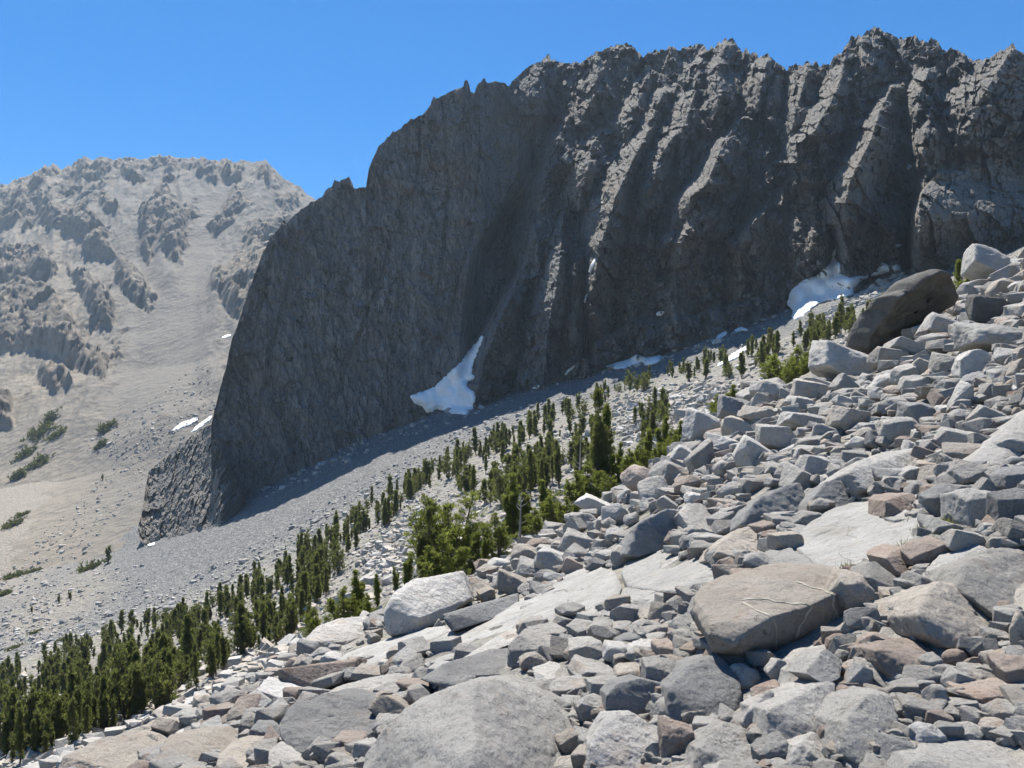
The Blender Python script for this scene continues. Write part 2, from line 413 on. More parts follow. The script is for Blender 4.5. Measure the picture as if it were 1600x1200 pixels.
leftw = 1 - sstep(-6, 34, PXc - xg)                          # the smooth north buttress
rightw = sstep(1405, 1450, PXc)
upper = sstep(.36, .62, hh / H)
cot = leftw * (.05 + .07 * upper) + (1 - leftw) * (.42 + .34 * upper)
cot = cot * (1 - rightw) + rightw * (.20 + .55 * sstep(.4, .65, hh / H))
dpy = np.diff(PYc, axis=0, prepend=PYc[:1])
mpp = Yb / F
setb = np.cumsum(-dpy * np.where(h > 0, cot, .1) * mpp, axis=0)
setb -= np.take_along_axis(setb, np.argmin(np.abs(h), axis=0)[None, :], 0)
xw = (PXc - 800) / F * Yb; zw = (HOR - PYc) / F * Yb
q3 = np.stack([xw.ravel(), np.zeros(xw.size), zw.ravel()], 1)
warp = 9 * fbm(q3 / 26, 4).reshape(xw.shape)
warp2 = 9 * fbm(q3 / 26 + 50, 4).reshape(xw.shape)
# spurs: crest from top to foot, how far each stands out (m), reach to the left / right in picture widths
SPURS = [
 ([(881,326,4),(878,380,20),(872,430,30),(856,520,34),(850,600,34)], 30, 34),
 ([(826,394,4),(808,440,20),(780,500,30),(757,560,36),(742,632,38)], 16, 60),
 ([(894,175,2),(872,215,22),(866,255,26),(846,290,24),(838,340,14)], 26, 40),
 ([(947,197,2),(924,225,18),(916,265,22),(905,310,16)], 24, 34),
 ([(856,88,2),(852,115,12),(842,150,14),(838,180,8)], 26, 30),
 ([(931,84,2),(935,110,14),(928,150,14),(905,195,10)], 20, 26),
 ([(1039,137,2),(1012,206,22),(985,260,26),(960,315,32),(936,394,34),(925,450,32),(916,540,30)], 40, 46),
 ([(1092,120,2),(1084,153,16),(1069,197,24),(1037,237,26),(1012,287,26),(1000,330,22),(990,400,10)], 42, 56),
 ([(1134,62,2),(1120,110,16),(1128,150,22),(1110,190,14)], 40, 36),
 ([(1168,176,3),(1130,220,26),(1116,260,32),(1103,287,32),(1078,309,32),(1073,362,30),(1058,381,28),(1056,430,14)], 26, 84),
 ([(1206,306,3),(1190,335,18),(1169,358,24),(1156,390,22),(1158,440,12)], 18, 60),
 ([(1323,70,2),(1312,124,16),(1296,164,24),(1272,205,26),(1250,222,24),(1244,261,20),(1250,320,8)], 26, 60),
 ([(1397,128,2),(1372,177,24),(1362,217,30),(1344,252,32),(1331,277,34),(1319,317,32),(1323,370,24),(1325,425,18)], 26, 64),
 ([(1456,160,2),(1445,205,20),(1440,240,16),(1444,270,8)], 16, 60),
 ([(1470,262,4),(1441,302,28),(1431,335,34),(1428,400,36),(1430,450,36)], 7, 260),
 ([(1350,57,2),(1352,100,12),(1345,150,12)], 30, 40),
 ([(1200,88,2),(1190,130,16),(1184,170,12)], 26, 26),
 ([(1262,98,2),(1255,130,12),(1240,190,16),(1225,240,10)], 22, 30),
 ([(1583,70,2),(1560,110,16),(1530,160,22),(1510,220,16)], 40, 70),
 ([(1340,382,3),(1318,400,12),(1316,428,16)], 22, 40),
 ([(1030,490,4),(990,520,10),(936,540,12),(930,566,12)], 60, 90),
 ([(1032,288,3),(1018,330,16),(1008,400,14),(1004,450,10)], 22, 44),
 ([(1000,330,3),(990,380,10),(984,420,8)], 12, 22),
 ([(1453,105,3),(1440,140,14),(1432,180,12)], 22, 34), ([(1302,118,3),(1290,160,12),(1286,190,8)], 16, 20),
 ([(1215,112,3),(1205,150,14),(1200,190,10)], 22, 30), ([(1075,200,3),(1062,250,12),(1056,290,12)], 14, 30),
 ([(965,250,3),(955,290,14),(945,330,14)], 18, 26), ([(1010,120,3),(995,165,14),(980,200,12)], 26, 26), ([(1385,300,4),(1376,350,12),(1372,410,12)], 14, 40), ([(1500,300,2),(1494,340,8),(1490,390,8)], 20, 30), ([(1275,320,3),(1268,370,14),(1262,430,12)], 18, 40),
]
spur = np.zeros_like(PXc)
for pts, wl, wr in SPURS:
    a = np.array(pts, float)
    pyw = PYc + .6 * warp2
    cx = np.interp(pyw, a[:, 1], a[:, 0]); A = np.interp(pyw, a[:, 1], a[:, 2], left=0, right=a[-1, 2])
    A = A * (1 - sstep(a[-1, 1], a[-1, 1] + (200 if a[-1, 1] > 420 else 55), pyw))
    top_ = a[0, 1]; tk = np.clip((pyw - top_) / max(60., .55 * (a[-1, 1] - top_)), 0, 1)
    A = np.where(pyw >= top_, np.maximum(A, .6 * a[1, 2] * sstep(top_ - 1, top_ + 9, pyw)), A)
    wl, wr = 1.65 * wl * (.35 + .75 * tk), wr * (.4 + .75 * tk)
    d = PXc + .55 * warp - cx
    prof = np.where(d < 0, 1 + d / wl, 1 - d / wr)
    spur = np.maximum(spur, 2.35 * A * (.42 + .58 * sstep(0, .3, hh / H)) * np.clip(prof, 0, 1))
# the deep gullies
GUL = [
 ([(832,180,6),(834,269,22),(803,331,26),(762,394,24),(748,480,20),(742,600,14)], 16, 42),
 ([(905,330,8),(914,400,12),(908,470,12),(913,560,14)], 9, 12),
 ([(1236,255,4),(1250,330,8),(1262,380,6)], 14, 14),
 ([(1300,350,8),(1303,400,14),(1305,440,12)], 8, 10),
 ([(1415,370,10),(1420,420,12)], 8, 6),
 ([(690,160,2),(700,260,3),(694,380,3),(680,480,2)], 3, 5), ([(745,150,2),(750,230,3),(742,330,3)], 3, 4), ([(620,330,1),(600,420,3),(560,520,3),(520,640,2)], 4, 6), ([(470,360,2),(450,450,4),(420,560,4),(400,680,2)], 6, 8), ([(430,380,2),(410,470,3),(385,580,2)], 5, 6), ([(760,300,1),(720,420,3),(690,540,2)], 4, 5),
 ([(562,293,2),(575,330,3),(590,360,1)], 5, 8), ([(656,180,3),(655,240,4),(648,300,2)], 4, 4),
 ([(905,200,6),(930,260,8),(945,320,6)], 10, 12), ([(1098,300,5),(1068,350,8),(1046,400,8),(1036,440,5)], 8, 10), ([(1412,150,4),(1418,230,8),(1424,300,8),(1422,420,8)], 8, 8), ([(1225,112,4),(1222,180,8),(1228,250,7)], 8, 12), ([(1005,95,4),(985,140,7),(955,190,7)], 10, 10), ([(1112,82,4),(1102,130,7),(1090,170,6)], 8, 8),
]
for pts, wl, wr in GUL:
    a = np.array(pts, float)
    cx = np.interp(PYc, a[:, 1], a[:, 0]); A = np.interp(PYc, a[:, 1], a[:, 2], left=0, right=0)
    d = PXc + .35 * warp - cx
    big_ = 2.0 if max(q[2] for q in pts) > 5 else 1.0
    wl, wr = wl * (1.6 if big_ > 1 else 1), wr * (1.6 if big_ > 1 else 1)
    spur = spur - big_ * A * np.clip(np.where(d < 0, 1 + d / wl, 1 - d / wr), 0, 1)
bench = np.interp(PXc, [915, 930, 985, 1032, 1092, 1140, 1180, 1230], [560, 540, 499, 504, 490, 478, 470, 440]) + .35 * warp2
spur = spur + 13 * sstep(-4, 5, PYc - bench) * sstep(918, 934, PXc) * (1 - sstep(1150, 1215, PXc))
spur = spur - 2.0
amp = (1 - .80 * leftw) * (1.05 + .2 * upper) * (1 - .55 * rightw * (1 - upper))
uu = q3[:, 0] + .30 * q3[:, 2] + .35 * warp.ravel(); ww = q3[:, 2] * .46 + .3 * warp2.ravel()
fc = 5.0 * facets(uu / 46, ww / 46, 1) + 4.6 * facets(uu / 20 + 9, ww / 20, 2) + 3.2 * facets(uu / 9.5 + 5, ww / 7.5, 3)
sw = .12 * warp.ravel()
fc2 = 3.4 * facets((q3[:, 0] + sw * 4) / 4.6, (q3[:, 2] + sw * 4) / 5.5, 4) + 1.8 * facets(q3[:, 0] / 2.2, q3[:, 2] / 2.4, 5)
lean = np.stack([uu, q3[:, 1], ww], 1)
rn = 3.2 * ridged(lean / 30, 3)
rb = 1.3 * fbm(q3 / 5, 3)
rel = (fc + fc2 + rn + rb).reshape(xw.shape)
fine = (1.0 * facets(uu / 16, ww / 9, 6) + .9 * facets(uu / 5, ww / 5, 7) + .5 * facets(uu / 2.2, ww / 2.2, 8) + .4 * fbm(q3 / 3, 3)).reshape(xw.shape)
Ycl = Yb + setb - spur - amp * rel - 1.5 * leftw * fine
edge = np.clip((H - hh) * mpp, 0, None)
V = np.stack([(PXc - 800) / F * Ycl, Ycl, (HOR - PYc) / F * Ycl], -1)
# the back of the mountain: falls away behind the skyline
top = V[-1]
back = []
for dy, dn, k in ((6, 2.5, 1), (22, 14, 2), (60, 45, 3), (150, 120, 4), (330, 280, 5), (520, 430, 6)):
    b = top.copy(); b[:, 1] += dy; b[:, 0] += 0.10 * dy
    b[:, 2] = np.maximum(b[:, 2] - dn * (.6 + .4 * np.abs(fbm(np.stack([cpx / 40, 0 * cpx + k, 0 * cpx], 1), 3))), -70)
    back.append(b)
Vc = np.concatenate([V, np.array(back)], 0)
cliff = tag(link("mountain", mesh_np("mountain", Vc.reshape(-1, 3), grid_faces(*Vc.shape[:2]), M['cliff'], False, {'warm_lift': np.concatenate([(np.clip(rightw * (1 - upper) + .6 * sstep(860, 980, PXc) * (1 - upper) + .6 * sstep(840, 940, PXc), 0, 1)), np.zeros((6, len(cpx)))], 0)})),
            "jagged dark grey rock wall in shade with a saw-toothed crest", "mountain", kind='structure')

# the broken toe of rock that leans on the wall's valley end
tpx = np.arange(216, 380, .8)
t_top = interp(tpx, [(216,822),(222,800),(228,760),(232,737),(250,722),(270,706),(290,690),(312,671),(328,664),(339,669),(347,712),(362,734),(380,774)])
t_bot = interp(tpx, [(216,826),(222,838),(232,850),(248,852),(262,846),(297,829),(344,812),(380,780)]) + 10
nr = 190
q = np.linspace(0, 1, nr)[:, None]
TP = t_bot * (1 - q) + (t_top - 3 * np.abs(fbm(np.stack([tpx / 5, 0 * tpx, 0 * tpx], 1), 3))) * q
TX = np.broadcast_to(tpx, TP.shape)
ty0 = interp(tpx, [(216,545),(260,522),(320,484),(345,468),(380,486)])
hgt_m = (t_bot - TP) / F * ty0
xx = (TX - 800) / F * ty0; t3 = np.stack([xx.ravel(), 0 * xx.ravel(), hgt_m.ravel()], 1)
ux = (t3[:, 0] - .75 * t3[:, 2]); uz = t3[:, 2] + .5 * t3[:, 0]
wv = 2.5 * fbm(t3 / 9, 3)
rl = 3.4 * facets((ux + wv) / 9, uz / 15, 31, step=.45) + 2.0 * facets((ux + wv) / 4.2, uz / 5.5, 32, step=.45) + 1.1 * facets(ux / 2, uz / 2.2, 33) + 1.6 * ridged(np.stack([ux / 7, 0 * ux, uz / 22], 1), 3) + .8 * fbm(t3 / 2, 3)
TY = ty0 + hgt_m * (.95 + .75 * sstep(352, 315, TX)) - rl.reshape(TX.shape) * sstep(0, .12, q) - 5 * np.sin(np.pi * np.clip((TX - 216) / 150, 0, 1))
TV = np.stack([(TX - 800) / F * TY, TY, (HOR - TP) / F * TY], -1)
bk = []
for dy, dn in ((4, 3), (14, 16), (30, 45)):
    b = TV[-1].copy(); b[:, 1] += dy; b[:, 2] -= dn; bk.append(b)
TV = np.concatenate([TV, np.array(bk)], 0)
toe_o = tag(link("rock_outcrop", mesh_np("rock_outcrop", TV.reshape(-1, 3), grid_faces(*TV.shape[:2]), M['cliff'], False, {'warm_lift': np.full(TV.shape[:2], 1.0)})),
            "broken sunlit rock toe leaning on the wall's valley end", "rock outcrop", kind='thing')

# ================================================================== the sunlit mountain across the valley
FCOL = {-500: [(560,1010),(900,880),(1300,760),(1800,620),(2350,470)], 0: [(560,935),(900,768),(1300,602),(1800,432),(2400,292)],
        150: [(560,880),(860,740),(1250,580),(1750,410),(2350,247)], 260: [(560,850),(820,715),(1200,570),(1700,400),(2350,243)],
        400: [(560,800),(800,690),(1150,560),(1650,400),(2250,251)], 500: [(560,780),(800,690),(1150,580),(1600,450),(2200,318)], 640: [(560,760),(800,690),(1150,610),(1600,520),(2150,420)]}
FSKY = [(-500,470),(-200,365),(0,290),(40,276),(62,265),(83,257),(97,263),(137,248),(156,247),(175,249),(197,246),(222,248),(250,244),(259,242),(275,247),(312,247),(337,250),(362,252),(414,251),(437,273),(469,295),(491,311),(560,360),(640,420)]
fk = np.array(sorted(FCOL), float); FT = np.array([FCOL[int(k)] for k in fk], float)
fpx = np.concatenate([np.arange(-500, -20, 12), np.arange(-20, 640, 1.9)])
fr = []
for k in range(4):
    n = (70, 90, 110, 150)[k]
    for q in range(n + (k == 3)):
        t = q / n
        e = [np.interp(fpx, fk, FT[:, k + s_, 1]) for s_ in (0, 1)]; y_ = [1 / np.interp(fpx, fk, FT[:, k + s_, 0]) for s_ in (0, 1)]
        fr.append((e[0] * (1 - t) + e[1] * t, y_[0] * (1 - t) + y_[1] * t))
FPY = np.array([a for a, b in fr]); FI = np.array([b for a, b in fr])
s_ = np.linspace(0, 1, len(FPY))[:, None] ** 2
FPY = FPY + s_ * (interp(fpx, FSKY) - FPY[-1])
FPX = np.broadcast_to(fpx, FPY.shape); FY = 1 / blur(FI, 8, 1)
P3 = np.stack([((FPX - 800) / F * FY).ravel(), FY.ravel(), ((HOR - FPY) / F * FY).ravel()], 1)
fx, fy = FPX.ravel(), FPY.ravel()
w1 = 13 * fbm(P3 / 90, 4); w2 = 13 * fbm(P3 / 90 + 40, 4)
OUT = [
 [(250,278),(219,334),(215,362),(225,394),(234,416),(240,394),(250,362),(250,394),(265,412),(284,414),(290,381),(297,340),(275,315),(259,281)],
 [(365,287),(344,319),(325,350),(331,362),(369,347),(391,322),(375,294)],
 [(437,337),(387,356),(375,400),(331,440),(328,466),(369,509),(400,500),(440,400),(470,350)],
 [(175,416),(215,419),(231,437),(247,470),(228,490),(187,456)],
 [(60,300),(81,328),(131,325),(166,366),(181,412),(150,406),(119,375),(60,350)],
 [(103,416),(140,440),(181,487),(178,525),(150,522),(131,475)],
 [(156,303),(190,331),(186,340),(160,325)],
 [(-60,340),(0,330),(85,292),(70,315),(0,362),(-60,380)], [(10,481),(47,497),(40,505),(12,497)],
 [(20,455),(70,450),(105,490),(135,550),(172,570),(165,612),(125,600),(80,560),(20,560),(-40,560),(-40,480)],
 [(184,259),(225,268),(220,290),(190,280)], [(300,252),(340,255),(335,278),(312,275)], [(395,262),(425,268),(418,292),(400,285)],
 [(431,306),(462,303),(468,325),(440,337)], [(247,243),(275,243),(272,266),(255,262)], [(-40,400),(60,390),(100,440),(60,450),(-40,450)],
 [(60,585),(110,585),(116,620),(90,630),(60,612)], [(0,630),(24,640),(20,680),(-20,680)], [(120,250),(180,252),(160,275),(120,280)],
 [(340,258),(380,262),(372,285),(350,282)], [(0,305),(40,285),(80,270),(70,290),(10,320)],
]
rock = np.zeros(len(fx)); deep = np.zeros(len(fx))
for pl in OUT:
    d = polydist(fx + w1, fy + w2, pl)
    rock = np.maximum(rock, sstep(-3, 3, d)); deep = np.maximum(deep, np.clip(d, 0, 14))
bowl = sstep(-10, 30, polydist(fx, fy, [(300,270),(400,300),(330,440),(330,640),(120,720),(190,560),(190,430),(200,340),(270,440),(300,340)]))
rt = fbm(P3 * np.array([1, .6, 1.2]) / 85, 5) + .30 * (1 - sstep(120, 230, fx)) * sstep(240, 330, 620 - fy) + .25 * sstep(340, 250, fy)
rock = np.maximum(rock, .8 * sstep(.20, .40, rt) * (1 - bowl) * (fy < 690))
sh = fbm(P3 / 150, 4)
ridge_l = ridged(np.stack([P3[:, 0] / 170 + P3[:, 2] / 300, P3[:, 1] / 600, P3[:, 2] / 520], 1), 4)
lift = (4 + 1.6 * deep) * rock + rock * (9 * facets((P3[:, 0] + .5 * w1) / 46, (P3[:, 2] + .5 * w2) / 60, 11, step=.2) + 6 * facets((P3[:, 0] + .3 * w1) / 18, (P3[:, 2] + .3 * w2) / 24, 12, step=.2) + 4 * facets(P3[:, 0] / 8, P3[:, 2] / 9, 13, step=.2)) + 22 * ridge_l * (1 - .8 * bowl) * (1 - sstep(640, 740, fy)) + 9 * sh + .5 * fbm(P3 / 9, 3) + (1 - bowl) * (2.2 * facets((P3[:, 0] + w1) / 22 + 3, (P3[:, 2] + w2) / 36, 14, step=.25) + .8 * facets(P3[:, 0] / 7 + 3, P3[:, 2] / 8, 15, step=.25)) * sstep(720, 600, fy) + (1 - bowl) * 11 * ridged(np.stack([P3[:, 0] / 40 + P3[:, 2] / 70, P3[:, 1] / 300, P3[:, 2] / 200], 1), 4) * sstep(720, 600, fy)
lift *= sstep(560, 760, P3[:, 1]) * .9 + .1
nrm_ = np.array([.28, -.62, .73])
P3 = P3 + nrm_ * lift[:, None]
# keep the drawn crest: settle the last rows back to it
Pg = P3.reshape(*FPY.shape, 3)
lastv = Pg[-1]; pv = HOR - F * lastv[:, 2] / lastv[:, 1]
corr = (pv - interp(fpx, FSKY)) / F * lastv[:, 1]
c_s = blur(corr, 9, 0); rr_ = np.linspace(0, 1, len(Pg))[:, None]
Pg[:, :, 2] += c_s * rr_ ** 2.5 + (.35 * (corr - c_s) - 1.6 * fbm(np.stack([fpx / 6, 0 * fpx, 0 * fpx], 1), 3) / F * lastv[:, 1]) * rr_ ** 20
bk = []
for dy, dn in ((40, 12), (200, 120), (700, 520)):
    b = Pg[-1].copy(); b[:, 1] += dy; b[:, 2] -= dn; bk.append(b)
Pg = np.concatenate([Pg, np.array(bk)], 0)
rk = np.concatenate([rock.reshape(FPY.shape), np.repeat(rock.reshape(FPY.shape)[-1:], 3, 0)], 0)
far = tag(link("far_mountain", mesh_np("far_mountain", Pg.reshape(-1, 3), grid_faces(*Pg.shape[:2]), M['far'], True, {"rock": rk})),
          "pale sunlit scree mountain with dark outcrops across the valley", "mountain", kind='structure')
# a wide valley floor sheet under everything, out to the horizon
bm = bmesh.new()
bmesh.ops.create_grid(bm, x_segments=60, y_segments=60, size=2900)
for v in bm.verts: v.co.z = -190 - 40 * math.sin(v.co.x * .0007) ; v.co.y += 1450; v.co.y *= .7
me = bpy.data.meshes.new("valley_floor"); bm.to_mesh(me); bm.free(); me.materials.append(M['far'])
tag(link("valley_terrain", me), "wide valley floor far below the scree", "terrain", kind='structure')

bpy.context.view_layer.update()
DG = bpy.context.evaluated_depsgraph_get()
def bvh(o): return BVHTree.FromObject(o, DG)
B_ground, B_cliff, B_far = bvh(ground), bvh(cliff), bvh(far)
O0 = Vector((0, 0, 0))
def ray(px, py, which=None, up=0.0):
    d = Vector(((px - 800) / F, 1.0, (HOR - py) / F)).normalized()
    best = None
    for b in (which or (B_ground, B_cliff, B_far)):
        hit = b.ray_cast(O0, d, 20000)
        if hit[0] is not None and (best is None or hit[3] < best[3]): best = hit
    return best
def ground_at(x, y):
    hit = B_ground.ray_cast(Vector((x, y, 2000)), Vector((0, 0, -1)), 5000)
    return hit[0].z if hit[0] is not None else None
# ================================================================== old snow patches
SNOW_LABEL = {}
def snow(name_label, poly, which, lift=1.2, thick=.9):
    """a drift lying on whatever is under its outline; a real sheet with a thickness"""
    xs, ys = [p[0] for p in poly], [p[1] for p in poly]
    st = max(1.0, (max(xs) - min(xs)) / 90)
    gx = np.arange(min(xs) - 2 * st, max(xs) + 2.1 * st, st); gy = np.arange(min(ys) - 2 * st, max(ys) + 2.1 * st, st * .8)
    A, B = np.meshgrid(gx, gy)
    wob = 2.2 * fbm(np.stack([A.ravel() / 6, B.ravel() / 6, 0 * A.ravel()], 1), 3).reshape(A.shape) * min(1, (max(xs) - min(xs)) / 40)
    sd = polydist(A + wob, B + wob, poly)
    ins = sd > 0
    D = np.full(A.shape, np.nan)
    for i, j in zip(*np.where(sd > -2.5 * st)):
        hit = ray(A[i, j], B[i, j], which)
        if hit: D[i, j] = hit[0].y
    # even the sheet out
    S = np.where(np.isnan(D), np.nanmedian(D), D)
    for _ in range(14): S = (.25 * (np.roll(S, 1, 0) + np.roll(S, -1, 0) + np.roll(S, 1, 1) + np.roll(S, -1, 1)))
    lf = lift * np.clip(sd / (5 * st), .15, 1)
    idx = -np.ones(A.shape, int); vs = []
    for i, j in zip(*np.where(ins)):
        p = pix(A[i, j], B[i, j], S[i, j]); L = np.linalg.norm(p)
        p = p * (1 - lf[i, j] / L); p[2] += .25 * lf[i, j]
        idx[i, j] = len(vs); vs.append(p)
    if len(vs) < 4: return
    fs = []
    for i in range(A.shape[0] - 1):
        for j in range(A.shape[1] - 1):
            q = [idx[i, j], idx[i, j + 1], idx[i + 1, j + 1], idx[i + 1, j]]
            if min(q) >= 0: fs.append(q)
            else:
                q = [a for a in q if a >= 0]
                if len(q) == 3: fs.append(q)
    me = bpy.data.meshes.new("snow_patch"); me.from_pydata([tuple(v) for v in vs], [], fs)
    me.polygons.foreach_set("use_smooth", [True] * len(me.polygons))
    me.materials.append(M['snow']); me.update()
    o = link("snow_patch", me)
    md = o.modifiers.new("thickness", 'SOLIDIFY'); md.thickness = thick; md.offset = -1
    tag(o, name_label, "snow patch", "old snow patches below the wall", "thing")
    return o
GC = (B_ground, B_cliff)
snow("big tongue of snow running up a couloir in the shade of the wall", [(641,620),(662,612),(680,604),(700,585),(716,570),(733,548),(754,525),(757,527),(748,550),(740,570),(738,585),(744,590),(730,600),(731,607),(742,612),(746,625),(741,640),(729,650),(708,648),(694,643),(682,640),(668,646),(660,634),(650,632)], GC, 2.5)
snow("largest bright snowfield under the cliff, half of it in sun", [(1228,475),(1236,455),(1256,437),(1275,431),(1285,422),(1297,412),(1303,390),(1308,385),(1306,405),(1316,415),(1314,428),(1330,435),(1352,432),(1372,423),(1378,412),(1390,418),(1404,414),(1408,425),(1392,424),(1378,428),(1362,432),(1345,440),(1335,450),(1332,463),(1310,470),(1290,472),(1275,480),(1258,494),(1248,504),(1238,500),(1240,488)], GC, 4.5)
snow("flat white snow strip at the foot of the wall beside the debris cone", [(944,573),(965,566),(982,562),(992,556),(1010,558),(1030,557),(1036,560),(1028,568),(1012,572),(1003,567),(990,572),(975,578),(960,578)], GC, 2.2)
snow("thin diagonal streak of snow on the scree above the pines", [(1122,574),(1128,566),(1145,556),(1160,546),(1172,537),(1174,534),(1168,548),(1158,558),(1145,565),(1130,572)], GC, .8)
snow("small slanted snow patch at the wall foot above the scree", [(1114,537),(1122,525),(1136,518),(1138,521),(1128,530),(1116,539)], GC, .8)
snow("tiny snow crescent hugging the wall foot", [(1146,519),(1156,512),(1166,515),(1170,519),(1158,518),(1148,521)], GC, .7)
snow("short slanted snow sliver beside the gully cone", [(882,586),(889,576),(900,569),(899,573),(890,582),(884,587)], GC, .7)
snow("small flat snow scrap in shade on the scree edge", [(832,605),(842,602),(848,601),(843,605),(834,608)], GC, .7)
snow("narrow snow ribbon in the slot high in the gully", [(921,427),(924,415),(930,405),(934,403),(931,413),(927,421),(924,427)], (B_cliff,), .8)
snow("lower snow ribbon in the slot of the gully", [(913,472),(916,462),(919,457),(919,464),(916,473)], (B_cliff,), .8)
snow("snow remnant on the ledge of the lower wall", [(1024,490),(1034,486),(1040,486),(1034,493),(1027,494)], (B_cliff,), .7)
snow("tiny high snow scrap on the upper rock wall", [(1416,262),(1422,257),(1427,258),(1424,263),(1418,267)], (B_cliff,), .9)
snow("small snow scrap on a shelf above the snowfield", [(1398,384),(1404,382),(1408,385),(1402,387)], (B_cliff,), .8)
snow("upper snow streak beside the buttress toe in the valley", [(266,676),(280,664),(296,655),(309,652),(310,656),(298,664),(280,672)], (B_ground, B_far), 1.0)
snow("lower snow streak against the buttress toe in the valley", [(296,678),(308,666),(322,655),(332,648),(332,654),(320,664),(308,673)], (B_ground, B_far), 1.0)
snow("tiny snow scrap at the lower tip of the rocky toe", [(230,852),(236,850),(243,848),(241,853),(234,855)], (B_ground,), .7, .6)
snow("faint snow line on the far scree chute behind the wall edge", [(344,528),(352,524),(362,522),(361,526),(350,530)], (B_far, B_ground), 1.6)

# ================================================================== boulders
_ICO = {}
def ico(sub):
    if sub not in _ICO:
        bm = bmesh.new(); bmesh.ops.create_icosphere(bm, subdivisions=sub, radius=1)
        v = np.array([p.co[:] for p in bm.verts]); f = np.array([[q.index for q in t.verts] for t in bm.faces]); bm.free()
        v /= np.linalg.norm(v, axis=1)[:, None]
        _ICO[sub] = (v, f)
    return _ICO[sub]
def radial(N, D, sub, p):
    d, f = ico(sub)
    q = np.clip(d @ (N / D[:, None]).T, 0, None)
    m = q.max(1, keepdims=True)
    r = 1 / (m[:, 0] * ((q / m) ** p).sum(1) ** (1 / p))
    return d, r, f
def rough_up(V, d, size, seed, amt=1.0):
    o = seed * 7.31
    a = .05 * size * amt
    n = fbm(V / (size * .42) + o, 3) * a * .8 + ridged(V / (size * .17) + o, 3) * a * .42 + fbm(V / (size * .05) + o, 2) * a * .16
    return V + d * n[:, None]
def hull_planes(Q):
    bm = bmesh.new()
    for q in Q: bm.verts.new(q)
    bmesh.ops.convex_hull(bm, input=bm.verts[:]); bm.normal_update()
    cc = np.array([v.co[:] for v in bm.verts if v.link_faces]).mean(0)
    pl = {}
    for t in bm.faces:
        n = np.array(t.normal[:]); dd = float(n @ (np.array(t.verts[0].co[:]) - cc))
        if dd > 1e-3 and t.calc_area() > 1e-5: pl.setdefault(tuple(np.round(n, 1)) + (round(dd, 1),), (n, dd))
    bm.free()
    return np.array([a for a, b in pl.values()]), np.array([b for a, b in pl.values()]), cc
def rock_corners(r, kind):
    """corner points of one broken block in unit space"""
    if kind == 'round':
        q = r.normal(size=(26, 3)); q /= np.linalg.norm(q, axis=1)[:, None]; return q
    c = np.array([[x, y, z] for x in (-1, 1) for y in (-1, 1) for z in (-1, 1)], float)
    j = {'block': .30, 'slab': .28, 'wedge': .34}[kind]
    c = c * (1 - np.abs(r.normal(0, j, c.shape)).clip(0, .75))
    if kind == 'wedge':
        s_ = r.choice([-1, 1]); m = (c[:, 0] * s_ > 0) & (c[:, 2] > 0); c[m, 2] = r.uniform(-.6, .1, m.sum())
    top = c[:, 2] > 0
    c[top, 2] += .20 * c[top, 1] + .14 * r.normal() * c[top, 0] - .12      # tops fall towards the valley side
    e = r.uniform(-1, 1, (5, 3)); e /= np.abs(e).max(1)[:, None]; e *= r.uniform(.78, 1.0, (5, 1))
    return np.vstack([c, e])
def rock_planes(r, kind):
    N, D, cc = hull_planes(rock_corners(r, kind))
    E = r.normal(size=(6, 3)); E /= np.linalg.norm(E, axis=1)[:, None]
    return np.vstack([N, E]), np.concatenate([D, r.uniform(.82, 1.0, 6)])
NB = [0]
USED = []        # (px, py, rx, ry) picture discs already taken
BOULDERS = []
def add_boulder(V, f, mat, label=None, group=None, smooth=True, name="boulder", cat="boulder", disc=None, px=None):
    c = V.mean(0)
    me = mesh_np(name, V - c, f, M[mat], smooth)
    o = link(name, me); o.location = c
    tag(o, label, cat, group, 'thing')
    if disc: USED.append(disc); BOULDERS.append([o, disc, mat, label is not None, px])
    return o
def R(px, py, w, h, mat, kind='block', label=None, roll=0, seed=None, Y=None, depth=.85, sub=None, push=.25, group=None):
    """a boulder whose visible extent is about w x h picture units round (px, py), standing on the slope"""
    NB[0] += 1
    r = np.random.default_rng(seed if seed is not None else 1000 + NB[0])
    if Y is None:
        hit = ray(px, py + .38 * h, (B_ground,)); Y = hit[0].y if hit else 40.0
    W, Hh = w * Y / F, h * Y / F
    c = pix(px, py, Y + push * W)
    k = (Y + push * W) / Y
    S = np.array([W * k * .56, W * depth * .5, Hh * k * .56])
    N, D = rock_planes(r, kind)
    sub = sub or (6 if w > 150 else 5 if w > 48 else 4 if w > 18 else 3)
    d, rad, f = radial(N, D, sub, 40 if kind == 'round' else 110)
    U = d * rad[:, None]
    U = U / np.array([.5 * (U[:, k_].max() - U[:, k_].min()) for k_ in range(3)]) * 1.0
    V = U * S * .92
    a = math.radians(roll); ca, sa = math.cos(a), math.sin(a)
    V = V @ np.array([[ca, 0, sa], [0, 1, 0], [-sa, 0, ca]])
    V = rough_up(V, d, max(W, Hh) * .8, NB[0])
    return add_boulder(V + c, f, mat, label, group, True, disc=(px, py, w * .5, h * .5))
HPOLY = []
def hull2d(p):
    p = sorted(set(p)); out = []
    for seq in (p, p[::-1]):
        h_ = []
        for q in seq:
            while len(h_) > 1 and (h_[-1][0] - h_[-2][0]) * (q[1] - h_[-2][1]) - (h_[-1][1] - h_[-2][1]) * (q[0] - h_[-2][0]) <= 0: h_.pop()
            h_.append(q)
        out += h_[:-1]
    cx, cy = sum(a for a, b in out) / len(out), sum(b for a, b in out) / len(out)
    return [(cx + .93 * (a - cx), cy + .9 * (b - cy)) for a, b in out]
